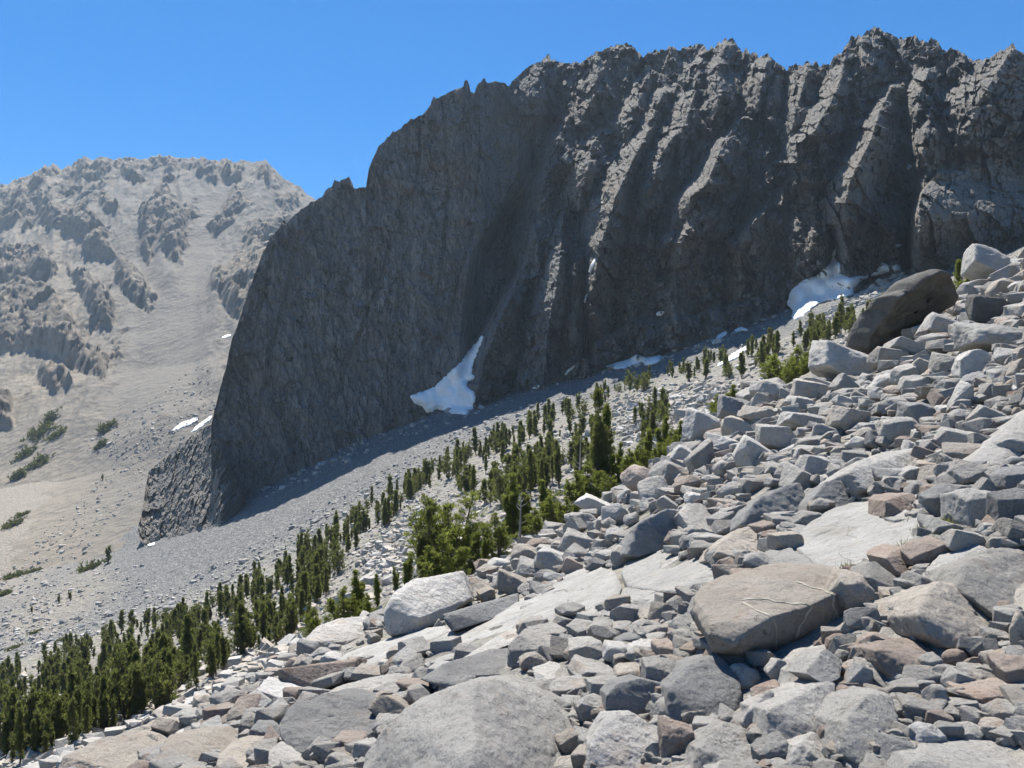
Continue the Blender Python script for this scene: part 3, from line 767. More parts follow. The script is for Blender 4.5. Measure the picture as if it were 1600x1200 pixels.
def HULL(verts, mat, label, Y=None, thick=1.0, name="boulder", cat="boulder", sub=6, p=60, amt=.7, drop=.25, group=None, back=True, disc=True, lean=1.15):
    """a boulder given by its visible corners (picture column, row, distance added in metres), closed behind and below"""
    NB[0] += 1
    xs = [v[0] for v in verts]; ys = [v[1] for v in verts]
    if Y is None:
        hit = ray(sum(xs) / len(xs), max(ys) - 4, (B_ground,)); Y = hit[0].y if hit else 30.0
    HPOLY.append(hull2d([(v[0], v[1]) for v in verts]))
    P = [pix(v[0], v[1], Y + v[2] * lean) for v in verts]
    if back: P = P + [q + np.array([0.03 * thick, thick, -drop * thick]) for q in P]
    P = np.array(P)
    lo, hi = P.min(0), P.max(0); c = (lo + hi) / 2; S = (hi - lo) / 2 + 1e-6
    Q = (P - c) / S
    bm = bmesh.new()
    for q in Q: bm.verts.new(q)
    bmesh.ops.convex_hull(bm, input=bm.verts[:])
    bm.normal_update()
    cc = np.array([v.co[:] for v in bm.verts if v.link_faces]).mean(0)
    pl = {}
    for t in bm.faces:
        n = np.array(t.normal[:]); dd = float(n @ (np.array(t.verts[0].co[:]) - cc))
        if dd < 1e-3 or t.calc_area() < 1e-5: continue
        key = tuple(np.round(n, 1)) + (round(dd, 1),)
        if key not in pl: pl[key] = (n, dd)
    bm.free()
    N = np.array([a for a, b in pl.values()]); D = np.array([b for a, b in pl.values()])
    rr = np.random.default_rng(500 + NB[0])
    E = rr.normal(size=(8, 3)); E /= np.linalg.norm(E, axis=1)[:, None]
    sup = ((Q - cc) @ E.T).max(0) * rr.uniform(.90, .985, 8)
    N = np.vstack([N, E]); D = np.concatenate([D, sup])
    d, rad, f = radial(N, D, sub, max(p, 40) * 2.2)
    V = (d * rad[:, None] + cc) * S
    dn = d * S; dn /= np.linalg.norm(dn, axis=1)[:, None]
    W = (max(xs) - min(xs)) * Y / F
    V = rough_up(V, d, min(W, 1.6 * (max(ys) - min(ys)) * Y / F), NB[0], amt)
    cx, cy = (min(xs) + max(xs)) / 2, (min(ys) + max(ys)) / 2
    o = add_boulder(V + c, f, mat, label, group, True, name, cat, (cx, cy, (max(xs) - min(xs)) / 2, (max(ys) - min(ys)) / 2) if disc else None)
    o['_Y'] = Y
    return o
def SLAB(poly, mat, label, raise_=.05, thick=.5, sub=6, amt=.35, group=None, disc=True, tilt=0.0):
    """a sheet of bedrock lying in the slope: its corners sit on the ground under the outline"""
    P = []
    for a, b in poly:
        hit = ray(a, b, (B_ground,)); P.append(hit[0][:] if hit else pix(a, b, 30))
    my = np.percentile([q[1] for q in P], 35)
    P = [q if .55 * my < q[1] < 1.7 * my else pix(ab[0], ab[1], my) for q, ab in zip(P, poly)]
    P = np.array(P); c = P.mean(0)
    A = np.c_[P[:, :2] - c[:2], np.ones(len(P))]
    co = np.linalg.lstsq(A, P[:, 2], rcond=None)[0]
    co[:2] = np.clip(co[:2], [-.1, -.45], [.75, .35])
    # the flat top through those corners, seen at the very same outline
    n = np.array([-co[0], -co[1] - tilt, 1.0])
    d0 = n @ (c + np.array([0, 0, raise_]))
    T = []
    for a, b in poly:
        u = np.array([(a - 800) / F, 1, (HOR - b) / F]); y_ = d0 / (n @ u)
        if not .7 * my < y_ < 1.4 * my: print('SLABCLAMP', label, y_, my); y_ = float(np.clip(y_, .7 * my, 1.4 * my)) if y_ > 0 else my
        T.append(u * y_)
    Yr = T[0][1]
    vs = [((q[0] / q[1]) * F + 800, HOR - F * q[2] / q[1], q[1]) for q in T]
    vs += [((q[0] / q[1]) * F + 800, HOR - F * (q[2] - thick) / q[1], q[1]) for q in T]
    o = HULL(vs, mat, label, Y=0.0, back=False, name="bedrock_sheet", cat="bedrock", sub=sub, amt=amt, group=group, disc=False) if False else None
    NB[0] += 1
    Q = np.array([q for q in T] + [q - np.array([0, -.12 * thick, thick]) for q in T])
    lo, hi = Q.min(0), Q.max(0); cm = (lo + hi) / 2; S = (hi - lo) / 2
    bm = bmesh.new()
    for q in (Q - cm) / S: bm.verts.new(q)
    bmesh.ops.convex_hull(bm, input=bm.verts[:]); bm.normal_update()
    pl = {}
    for t in bm.faces:
        nn = np.array(t.normal[:]); dd = float(nn @ np.array(t.verts[0].co[:]))
        if dd < 1e-3: continue
        key = tuple(np.round(nn, 1)) + (round(dd, 1),)
        pl.setdefault(key, (nn, dd))
    bm.free()
    N = np.array([a for a, b in pl.values()]); D = np.array([b for a, b in pl.values()])
    d, rad, f = radial(N, D, sub, 90)
    V = d * rad[:, None] * S
    nu = n / np.linalg.norm(n)
    sz = np.linalg.norm(S) * .8
    V = V + nu * (amt * (.05 * fbm(V / (.5 * sz) + NB[0], 4) * sz + .022 * sz * facets(V[:, 0] / (.35 * sz) + NB[0], V[:, 1] / (.3 * sz), NB[0], tilt=.5) + .012 * ridged(V / .25, 3)))[:, None]
    xs = [a for a, b in poly]; ys = [b for a, b in poly]
    return add_boulder(V + cm, f, mat, label, group, True, "bedrock_sheet", "bedrock", ((min(xs) + max(xs)) / 2, (min(ys) + max(ys)) / 2, (max(xs) - min(xs)) * .42, (max(ys) - min(ys)) * .4) if disc else None)
def vein(boulder, pts, width, me_name="quartz_vein"):
    """a pale quartz band running over the boulder's surface"""
    b = BVHTree.FromPolygons([tuple(boulder.matrix_world @ v.co) for v in boulder.data.vertices], [tuple(p.vertices) for p in boulder.data.polygons])
    a = np.array(pts, float); L = np.r_[0, np.cumsum(np.hypot(*np.diff(a, axis=0).T))]
    s = np.arange(0, L[-1], 1.6); X_ = np.interp(s, L, a[:, 0]) + .5 * np.sin(s * .31) ; Y_ = np.interp(s, L, a[:, 1]) + .7 * np.cos(s * .23)
    dx, dy = np.gradient(X_), np.gradient(Y_); ln = np.hypot(dx, dy) + 1e-9
    w = width * (1 + .35 * np.sin(s * .17) + .2 * np.sin(s * .53))
    vs, fs = [], []
    for i in range(len(s)):
        row = []
        for e in (-1, 1):
            u = Vector(((X_[i] - e * w[i] * dy[i] / ln[i] - 800) / F, 1, (HOR - Y_[i] - e * w[i] * dx[i] / ln[i]) / F)).normalized()
            hit = b.ray_cast(O0, u, 500)
            row.append(hit)
        if all(r_[0] is not None for r_ in row):
            for r_ in row: vs.append(tuple(r_[0] + r_[1] * .003 - boulder.location))
        else: vs += [None, None]
    keep = {}
    out = []
    for i, v in enumerate(vs):
        if v is not None: keep[i] = len(out); out.append(v)
    for i in range(0, len(vs) - 2, 2):
        if all(vs[i + k] is not None for k in range(4)):
            fs.append([keep[i], keep[i + 1], keep[i + 3], keep[i + 2]])
    me = bpy.data.meshes.new(me_name); me.from_pydata(out, [], fs); me.materials.append(M['vein']); me.update()
    o = link(me_name, me, boulder)
    md = o.modifiers.new("thickness", 'SOLIDIFY'); md.thickness = .006; md.offset = 0
    return o
def reg_update():
    bpy.context.view_layer.update()

# ---------------- smooth bedrock sheets
SLAB([(556,1014),(612,996),(659,980),(697,977),(704,986),(650,1012),(603,1038),(562,1041),(519,1030)], 'slab', "smooth pale bedrock slab below the two white blocks on the edge")
SLAB([(603,1040),(650,1012),(712,975),(770,950),(822,930),(860,915),(905,905),(890,945),(850,965),(800,985),(720,1005),(660,1030)], 'slab', "long smooth slab leading up beside the slanted dark block", tilt=.06)
SLAB([(828,936),(860,908),(894,888),(930,884),(962,892),(972,915),(962,945),(930,962),(880,972),(800,984)], 'slab', "whitest stretch of cracked bedrock in the middle of the slope", raise_=.08)
SLAB([(970,893),(985,868),(1025,858),(1080,864),(1128,872),(1133,893),(1119,916),(1072,925),(1019,922),(980,915)], 'slab', "flat pale slab directly below the big dark faceted boulder", raise_=.06)
SLAB([(960,945),(975,918),(1019,920),(1072,925),(1120,935),(1105,955),(1040,962),(985,958)], 'slab', "thin grey ledge sheet above the cracked blocks", raise_=.05)
SLAB([(1181,868),(1200,858),(1226,850),(1262,872),(1303,906),(1250,912),(1196,908),(1178,884)], 'slab', "smooth grey slab with a dark scar just above the veined boulder", raise_=.12, thick=.8)
SLAB([(1236,850),(1262,818),(1300,791),(1340,782),(1382,778),(1430,800),(1470,818),(1424,846),(1440,862),(1400,872),(1356,892),(1308,906),(1268,876)], 'slab', "broad flat slab that carries the square brown boulder", raise_=.10, thick=.8)
SLAB([(1375,775),(1420,752),(1490,742),(1545,745),(1520,765),(1470,790),(1420,790)], 'slab', "long low shelf of rock behind the square brown boulder")
SLAB([(1420,935),(1440,900),(1470,862),(1520,850),(1560,860),(1540,890),(1480,915),(1450,935)], 'pale', "sunlit ramp of rock beside the patch of dry grass", raise_=.10, amt=.9)
SLAB([(255,1158),(300,1126),(345,1108),(400,1088),(432,1078),(424,1102),(366,1126),(310,1148)], 'pale', "low pale sheet along the lower skyline of the slope")
SLAB([(355,1105),(400,1078),(430,1062),(432,1082),(400,1100)], 'slab', "narrow grey sheet against the long low brown block")

# ---------------- the boulders one would point at first
big = HULL([(567,1184,.45),(600,1141,.5),(636,1106,.65),(690,1085,.75),(741,1068,.62),(791,1066,1.0),(844,1084,1.2),(900,1124,1.1),(924,1165,.9),(925,1225,.5),(800,1262,-.1),(739,1125,.22),(738,1180,-.22),(736,1250,-.5),(640,1250,.1),(565,1235,.25)], 'speckled', "huge coarse speckled boulder with a ridge down its middle, nearest the viewer", thick=1.1, amt=.85, p=110)
veined = HULL([(1112,1000,.0),(1113,975,.12),(1120,958,.35),(1153,941,.8),(1194,922,1.25),(1244,908,1.6),(1310,912,1.6),(1370,919,1.15),(1369,969,1.0),(1331,991,1.0),(1256,1001,.75),(1219,1040,.55),(1178,1050,.5),(1141,1041,.4),(1115,1018,.1),(1147,1009,-.02),(1178,981,.08),(1206,964,.2),(1269,945,.45),(1300,929,.65)], 'tan', "big overhanging tan boulder crossed by white quartz veins", thick=.8, amt=.85, drop=-.1, p=90)
whiteb = HULL([(600,950,.2),(612,928,.3),(644,906,1.1),(722,892,1.9),(734,934,1.3),(691,956,.6),(687,972,.5),(653,987,.1),(603,994,.0),(655,966,.05),(610,950,.1)], 'pale', "white flat-topped block standing on the edge of the slope above the pines", thick=1.6)
HULL([(456,1019,.3),(475,1000,.4),(497,978,1.0),(531,966,1.6),(575,964,1.9),(588,994,1.2),(541,1017,.3),(475,1018,.0),(490,1003,.1),(548,998,.5)], 'grey', "grey wedge-topped block lowest on the skyline edge", lean=1.0, thick=1.4)
HULL([(690,960,.2),(744,945,.9),(809,927,1.6),(812,942,1.5),(809,952,1.2),(760,970,.6),(702,988,.1)], 'dark', "long slanted dark slab leaning beside the white block", thick=1.0, amt=.5)
HULL([(726,902,.4),(745,901,.7),(772,916,.9),(775,928,.6),(734,936,.1),(728,930,.0)], 'tan', "small peach block wedged against the white block", thick=1.0, sub=5)
HULL([(430,1046,.1),(470,1043,.5),(520,1038,.8),(556,1030,1.1),(556,1042,.9),(519,1068,.3),(503,1076,.1),(436,1082,.0)], 'red', "long low brown block with an undercut face near the left skyline", lean=.5, thick=.9)
HULL([(973,866,.1),(985,830,.5),(1004,812,.9),(1040,796,1.6),(1070,797,2.0),(1082,830,1.8),(1078,850,1.0),(1030,862,.2),(1000,870,.0)], 'dark', "big dark faceted boulder standing above the pale slabs", lean=.3, thick=2.4, amt=.9)
HULL([(1062,800,.5),(1075,786,1.2),(1096,786,1.6),(1118,810,1.3),(1132,836,.8),(1116,846,.2),(1084,842,.0)], 'grey', "slanted grey slab facing the sun beside the dark faceted boulder", thick=1.2)
HULL([(1157,822,.1),(1165,800,.4),(1186,778,.9),(1230,757,1.8),(1252,753,2.0),(1268,790,1.4),(1266,806,.9),(1240,822,.2),(1200,824,.0)], 'dark', "dark wedge boulder with a long sloping crest in shade", lean=.3, thick=1.8)
HULL([(1264,802,.2),(1270,778,.6),(1290,752,1.2),(1318,750,1.4),(1332,778,.9),(1328,790,.4),(1300,798,.1),(1278,806,.0)], 'dark', "dark cut block beside the sloping wedge at the slab's corner", lean=.3, thick=1.6)
HULL([(1325,736,.3),(1340,720,.9),(1380,708,1.7),(1425,712,1.9),(1446,697,2.1),(1449,725,1.6),(1448,744,1.2),(1400,760,.6),(1358,775,.1),(1350,770,.0)], 'pale', "long pale block with a pointed horn at its uphill end", thick=1.6, amt=.8)
HULL([(1487,742,.1),(1510,722,.5),(1560,680,1.5),(1602,640,2.3),(1660,610,3.0),(1680,720,1.6),(1600,732,.5),(1540,746,.0),(1500,746,.0)], 'speckled', "huge rough speckled slab tilted up at the frame edge", thick=1.5, amt=.7)
HULL([(1384,812,.0),(1384,782,.1),(1392,774,.5),(1424,770,.8),(1434,780,.7),(1441,806,.4),(1436,816,.1)], 'red', "square brown boulder sitting on the broad flat slab", lean=.8, thick=.55, amt=.9, drop=.05)
HULL([(1384,872,.1),(1394,862,.25),(1412,855,.4),(1430,866,.45),(1433,886,.3),(1424,905,.05),(1404,900,.0)], 'red', "rounded reddish boulder throwing a shadow on the tilted pale rock", thick=.5, amt=1.3, drop=.05, p=16)
HULL([(1356,900,.0),(1352,882,.3),(1366,876,.5),(1404,905,.35),(1420,930,.15),(1400,945,.0),(1372,940,-.05)], 'grey', "tilted grey plate leaning under the rounded reddish boulder", thick=.6)
HULL([(1119,868,.0),(1125,848,.3),(1150,828,.9),(1176,820,1.2),(1200,838,1.1),(1206,852,.8),(1180,884,.2),(1160,878,.0)], 'tan', "tan streaked boulder overhanging a black gap", thick=1.2, amt=1.0)
HULL([(1436,960,.05),(1438,935,.3),(1462,912,.7),(1505,908,.95),(1545,925,.9),(1562,965,.6),(1562,1000,.2),(1530,1018,.0),(1480,1012,-.05),(1445,990,.0)], 'tan', "massive brown-grey rough boulder uphill of the veined boulder", lean=.9, thick=1.2, amt=1.2, p=20)
HULL([(1505,920,.3),(1500,885,.6),(1540,862,1.1),(1600,850,1.4),(1660,860,1.4),(1660,960,.5),(1600,985,.2),(1560,965,.1)], 'grey', "massive grey boulder at the frame edge behind the rough brown one", thick=1.4, amt=1.1, p=22)
HULL([(1366,1012,.0),(1376,1002,.2),(1412,998,.45),(1460,1003,.55),(1510,1015,.5),(1540,1032,.35),(1500,1045,.05),(1440,1052,-.1),(1392,1058,-.1),(1372,1035,-.05)], 'red', "long dark brown boulder with a lens shape below the rough brown one", thick=.6, amt=.9)
HULL([(1220,1082,.05),(1224,1045,.2),(1250,1015,.5),(1300,1006,.6),(1318,1030,.5),(1310,1060,.2),(1260,1086,.0)], 'grey', "grey boulder half in the shadow under the veined boulder", thick=.8)
HULL([(1258,1052,-.05),(1270,1030,.05),(1288,1012,.2),(1316,1032,.25),(1312,1060,.0),(1290,1072,-.1)], 'speckled', "pale pointed rock catching sun in front of the veined boulder's gap", Y=6.0, thick=.4)
HULL([(1372,1000,.0),(1382,970,.25),(1410,968,.4),(1442,970,.4),(1442,1000,.2),(1400,1004,.0)], 'grey', "square grey block at the uphill end of the veined boulder", thick=.5)
HULL([(1198,1170,.0),(1200,1110,.1),(1230,1085,.35),(1270,1068,.5),(1303,1062,.55),(1306,1085,.45),(1290,1105,.3),(1280,1140,.1),(1230,1182,-.05)], 'speckled', "greenish grey coarse boulder in the near foreground", thick=.7, amt=1.0)
HULL([(1316,1180,.0),(1320,1130,.08),(1345,1092,.3),(1380,1078,.5),(1396,1090,.45),(1404,1140,.2),(1392,1185,-.05),(1350,1198,-.1)], 'speckled', "big rounded speckled boulder with a dark pocket in the near foreground", thick=.7, amt=1.2, p=18)
HULL([(916,1205,.0),(922,1165,.1),(950,1122,.35),(985,1118,.45),(1032,1140,.4),(1030,1175,.15),(1018,1215,.0)], 'white', "white layered rock with wavy ridges at the bottom of the view", thick=.6, amt=1.4)
HULL([(947,1118,.0),(948,1085,.1),(965,1068,.35),(1000,1060,.5),(1036,1068,.5),(1042,1095,.3),(1025,1115,.1),(990,1128,.0)], 'dark', "flat-fronted grey block behind the white layered rock", lean=.3, thick=.8)
HULL([(1041,1120,.1),(1046,1075,.2),(1075,1040,.6),(1120,1024,.9),(1150,1040,.8),(1160,1095,.3),(1150,1140,.0),(1090,1140,-.05)], 'dark', "smooth dark grey hump with curved ledges beside the veined boulder", lean=.8, thick=.9, amt=.9, p=24)
HULL([(1419,1215,.0),(1422,1182,.1),(1450,1165,.35),(1520,1158,.5),(1600,1160,.6),(1660,1170,.6),(1660,1240,.0)], 'speckled', "broad pinkish boulder at the bottom corner of the slope", thick=.8, amt=1.0)
HULL([(1080,1215,.0),(1090,1170,.1),(1130,1132,.4),(1160,1140,.4),(1190,1165,.3),(1200,1215,.0)], 'speckled', "pale pitted boulder at the bottom edge beside the greenish one", thick=.6, amt=1.3, p=18)
HULL([(1232,1210,.0),(1240,1165,.1),(1270,1145,.3),(1300,1160,.3),(1312,1210,.0)], 'speckled', "rough grey boulder at the very bottom under the greenish one", thick=.6, amt=1.3)
HULL([(92,1210,.1),(100,1180,.3),(140,1160,.7),(195,1148,1.0),(215,1156,.9),(228,1180,.5),(225,1215,.0)], 'tan', "rounded tan boulder with a rusty crack at the lowest end of the slope", thick=1.0, amt=1.0, p=18)
HULL([(248,1215,.0),(246,1165,.3),(268,1148,.7),(318,1146,.9),(342,1178,.6),(330,1215,.0)], 'tan', "pinkish flat-faced boulder second from the lowest end", thick=.9, amt=1.0, p=22)
HULL([(335,1215,.0),(340,1180,.3),(362,1158,.7),(400,1158,.8),(412,1182,.5),(405,1215,.0)], 'tan', "cream and tan boulder between the pinkish boulder and the dark mound", thick=.8, amt=1.0, p=20)
HULL([(418,1215,.0),(420,1172,.3),(440,1158,.6),(462,1165,.6),(480,1200,.2),(470,1220,.0)], 'grey', "pale egg-shaped rock against the dark pitted mound", thick=.6, p=14)
HULL([(434,1140,.2),(450,1105,.6),(520,1082,1.2),(580,1090,1.2),(598,1120,.7),(580,1170,.1),(500,1185,-.1),(450,1170,.0)], 'dark', "dark pitted mound of rock beside the huge speckled boulder", thick=1.0, amt=1.5, p=18)
HULL([(655,1062,.0),(690,1040,.5),(760,1018,1.2),(820,1012,1.5),(838,1028,1.3),(832,1070,.5),(780,1076,.1),(700,1078,.0)], 'dark', "low dark whaleback rock behind the huge speckled boulder", thick=1.3, amt=1.0, p=20)
HULL([(505,1086,.0),(530,1072,.4),(620,1052,1.0),(660,1056,1.0),(650,1078,.4),(600,1095,.0),(540,1100,.0)], 'grey', "low cracked rib of rock below the smooth slabs", thick=1.0, amt=1.2)
HULL([(838,1070,.0),(832,1045,.2),(860,1034,.6),(905,1044,.7),(900,1055,.4),(868,1068,.0)], 'pale', "white-topped cracked block in front of the fractured ledge", thick=.7)
HULL([(720,1030,.0),(760,1005,.5),(800,985,.9),(826,968,1.2),(828,985,1.0),(800,1006,.4),(750,1026,.0)], 'grey', "long thin rib with a row of dark pinnacles at its top", thick=.7, amt=1.0)

# ---------------- the fractured ledge
for k, (x, y, w, h, m, lb) in enumerate([
    (845,1015,92,44,'grey',"broad shaded block at the downhill end of the fractured ledge"), (918,1020,52,36,'grey',"second block of the fractured ledge with a sunlit top"),
    (962,1024,40,34,'pale',"sunlit cut block low in the fractured ledge"), (1005,1020,46,32,'pale',"white cracked block low in the fractured ledge"),
    (1040,1024,38,44,'red',"reddish tilted rock propped in the fractured ledge"), (1066,1016,34,36,'grey',"upright grey rock at the foot of the fractured ledge"),
    (1090,1008,24,30,'dark',"narrow dark rock in the corner beside the veined boulder"), (858,990,60,22,'grey',"thin dark lip of the fractured ledge beside the pinnacle rib"),
    (915,985,58,22,'grey',"flat plate in the upper row of the fractured ledge"), (965,985,46,26,'grey',"tilted plate in the middle of the fractured ledge"),
    (1008,980,54,20,'grey',"thin plate high in the fractured ledge"), (1050,985,44,26,'grey',"stacked plate in the fractured ledge above the reddish rock"),
    (1085,975,40,22,'tan',"small tan plate against the veined boulder's end"), (940,965,70,14,'grey',"long low step along the top of the fractured ledge"),
    (1030,962,60,14,'tan',"brown step at the top of the fractured ledge"), (985,1003,46,22,'dark',"dark cleft block in the middle of the fractured ledge"),
    (1030,1000,34,20,'grey',"small notched block in the fractured ledge"), (890,1003,40,22,'dark',"dark recessed block in the fractured ledge"),
    (930,1052,80,30,'grey',"rounded grey bump below the fractured ledge"), (885,1078,60,36,'grey',"grey lump between the ledge and the huge speckled boulder"),
    (985,1052,56,30,'tan',"tan cap rock just above the flat-fronted block")]):
    R(x, y, w, h, m, 'block', lb, roll=[-14, 8, -6, 12, 24, -10][k % 6] * .6, depth=1.1)
# ---------------- more single rocks
for x, y, w, h, m, kd, rl, lb in [
    (1168,909,48,34,'red','block',-4,"rust-topped square rock below the tan streaked boulder"), (1326,898,36,17,'red','slab',-4,"small brick-coloured plate lying on the slab crack"),
    (1128,913,30,20,'grey','round',-20,"small rounded grey rock beside the rust-topped square rock"), (1402,934,52,36,'tan','block',5,"tan flat rock between the veined boulder and the rough brown one"),
    (1199,1088,52,42,'red','block',10,"dark brown rock wedged at the mouth of the black gap"), (1180,1122,38,70,'speckled','wedge',-18,"upright speckled rock below the wedged brown rock"),
    (1087,1128,36,40,'tan','wedge',20,"small tan fin at the bottom between grey rocks"), (1060,1165,52,70,'red','block',0,"rusty shaded rock beside the white layered rock"),
    (1298,1152,36,46,'red','block',0,"pinkish rock beside the pocketed boulder"), (1445,1157,66,46,'white','round',-8,"white egg-shaped rock near the bottom corner"),
    (1462,1094,46,54,'grey','round',25,"grey tilted oval rock among the small stones"), (1414,1067,54,32,'speckled','round',-12,"low speckled rock under the long lens-shaped boulder"),
    (1482,1052,44,32,'speckled','round',5,"rounded grey stone under the end of the lens-shaped boulder"), (1520,1055,44,28,'grey','block',0,"blocky grey stone beside the rounded one by the lens-shaped boulder"),
    (1454,1040,32,38,'grey','block',15,"upright grey stone tucked under the lens-shaped boulder"), (1494,1028,40,26,'red','round',0,"brown stone set into the lens-shaped boulder's flank"),
    (1552,1088,100,46,'red','slab',12,"long brown boulder with a smooth back near the frame edge"), (1570,1118,70,40,'grey','round',0,"pale greenish rock below the long brown boulder"),
    (1505,1146,56,34,'speckled','round',5,"speckled rock beyond the white egg-shaped one"), (1560,1142,76,38,'tan','round',-5,"brown rounded rock above the bottom corner boulder"),
    (1560,1036,48,36,'tan','block',0,"pink-topped block uphill of the lens-shaped boulder"), (1594,990,36,80,'tan','round',10,"tall brown rock cut off by the frame edge"),
    (1340,1068,44,52,'speckled','wedge',10,"pale rock with a rounded knob in front of the lens-shaped boulder"), (1330,1045,40,36,'grey','wedge',-15,"grey angular rock beside the pale pointed one"),
    (1370,1088,40,34,'tan','block',0,"tan stone above the pocketed boulder"), (1430,1100,40,30,'tan','block',8,"small orange-brown stones' largest member by the tilted oval rock"),
    (1530,800,96,66,'speckled','block',-8,"big lichened boulder uphill of the square brown one"), (1545,775,56,44,'grey','wedge',-15,"grey chisel-shaped rock leaning on the big lichened boulder"),
    (1590,800,60,70,'dark','block',0,"dark grey boulder at the frame edge above the grass"), (1470,790,52,54,'dark','block',5,"dark rock squeezed between the square brown boulder and the lichened one"),
    (1465,770,46,26,'red','slab',-6,"reddish plate lying behind the square brown boulder"), (1580,700,60,30,'pale','round',-10,"pale rounded rock in the shade edge of the huge tilted slab"),
    (1004,756,74,44,'red','round',-25,"rounded reddish boulder at the edge above the bright pines"), (1022,768,44,46,'grey','wedge',10,"grey cut rock against the rounded reddish boulder"),
    (1101,670,54,56,'pale','block',-12,"white angular boulder with a fine pale vein on the skyline"), (1151,641,50,40,'dark','block',-6,"dark grey square boulder perched on the skyline"),
    (1154,673,58,42,'tan','block',-10,"tan-topped boulder under the perched dark grey one"), (1096,720,40,50,'grey','wedge',8,"sharp grey pyramid below the white angular boulder"),
    (1190,616,76,40,'grey','slab',20,"striated grey slab dipping behind the skyline boulders"), (1325,572,118,58,'pale','slab',-22,"long pale smooth boulder beside the green shrubs"),
    (1206,616,72,36,'grey','round',-18,"hump-backed pale boulder beside the striated slab"), (1324,660,60,44,'tan','block',-14,"large pinkish-tan flat-faced boulder in the middle of the rubble"),
    (1440,648,70,40,'dark','block',-14,"dark rough-faced block in the middle of the rubble"), (1405,676,64,48,'grey','slab',-6,"grey leaning slab with flat face below the dark rough one"),
    (1505,625,36,46,'pale','wedge',-30,"pale upright split rock uphill of the dark rough-faced block"), (1526,571,62,44,'pale','block',-4,"pale flat-topped block high on the rubble slope"),
    (1477,570,52,36,'grey','block',-6,"grey blunt boulder beside the pale flat-topped block"), (1552,532,100,44,'pale','block',-8,"large pale block with a sunlit tilted top high on the slope"),
    (1545,484,62,46,'shade_lichen','block',0,"black-faced block uphill of the leaning dark slab"), (1548,418,90,46,'pale','slab',-22,"long pale slab near the top of the slope at the frame edge"),
    (1425,547,72,30,'pale','slab',-16,"flat white slab just below the leaning dark slab"), (1470,510,70,40,'pale','slab',-14,"pale layered slab beside the foot of the leaning dark slab"),
    (1440,604,56,30,'grey','slab',-14,"grey lens-shaped rock below the flat white slab"), (1408,612,54,22,'red','round',-6,"reddish oval rock below the long pale smooth boulder"),
    (1392,560,60,36,'grey','slab',-18,"long grey rock with dark underside below the leaning slab"), (1373,690,40,30,'dark','block',-8,"small dark boulder above the horned pale block"),
    (1500,690,66,40,'grey','slab',-12,"greenish grey oval slab beside the huge tilted slab"), (1545,655,60,46,'grey','block',-22,"grey boulder leaning above the huge tilted slab"),
    (1258,660,70,30,'pale','slab',-14,"pale smooth plate in the rubble uphill of the tan-topped boulder"), (1222,690,70,40,'grey','block',-10,"broad grey boulder below the pale smooth plate"),
    (1144,772,44,36,'grey','round',0,"round grey lichened rock above the tan streaked boulder"), (1075,762,40,34,'red','block',0,"cluster-top red-brown rock below the sharp pyramid"),
    (960,808,46,40,'pale','round',-25,"white rounded rock beside the dark faceted boulder"), (935,795,70,26,'pale','slab',-24,"long white slab along the skyline beside the pines"),
    (900,852,60,36,'grey','block',-20,"grey notched block on the skyline below the long white slab"), (865,878,60,34,'pale','slab',-24,"pale smooth rock on the skyline above the cracked bedrock"),
    (968,872,34,34,'grey','block',20,"small grey cube at the corner of the flat pale slab"), (868,905,42,22,'dark','block',-12,"bluish dark stone among pale rocks near the skyline"),
    (800,915,50,34,'tan','block',-20,"tan rock with a black gap beside the peach block"), (835,893,56,30,'pale','block',-24,"pale block above the slanted dark slab"),
    (337,1124,24,24,'dark','block',0,"small dark cube standing alone on the low pale sheet"), (372,1122,32,28,'tan','block',0,"brown cube beside the small dark one"),
    (300,1100,24,14,'pale','block',0,"little white block on the lower skyline"), (395,1132,40,26,'grey','wedge',-10,"grey splinter above the cream and tan boulder"),
    (270,1140,90,18,'tan','slab',-6,"thin brown layer above the pinkish boulder"), (415,1148,60,34,'dark','block',-10,"dark grey block touching the pitted mound"),
    (232,1160,36,30,'tan','round',0,"rusty stone between the two lowest boulders"), (460,1085,90,24,'white','slab',-12,"crumbly white quartz rubble patch above the dark pitted mound"),
    (580,1052,60,18,'tan','slab',-8,"yellowish broken ledge below the smooth pale slab"), (1004,868,0,0,None,None,0,None)]:
    if m: R(x, y, w, h, m, kd, lb, roll=rl, depth=.95)
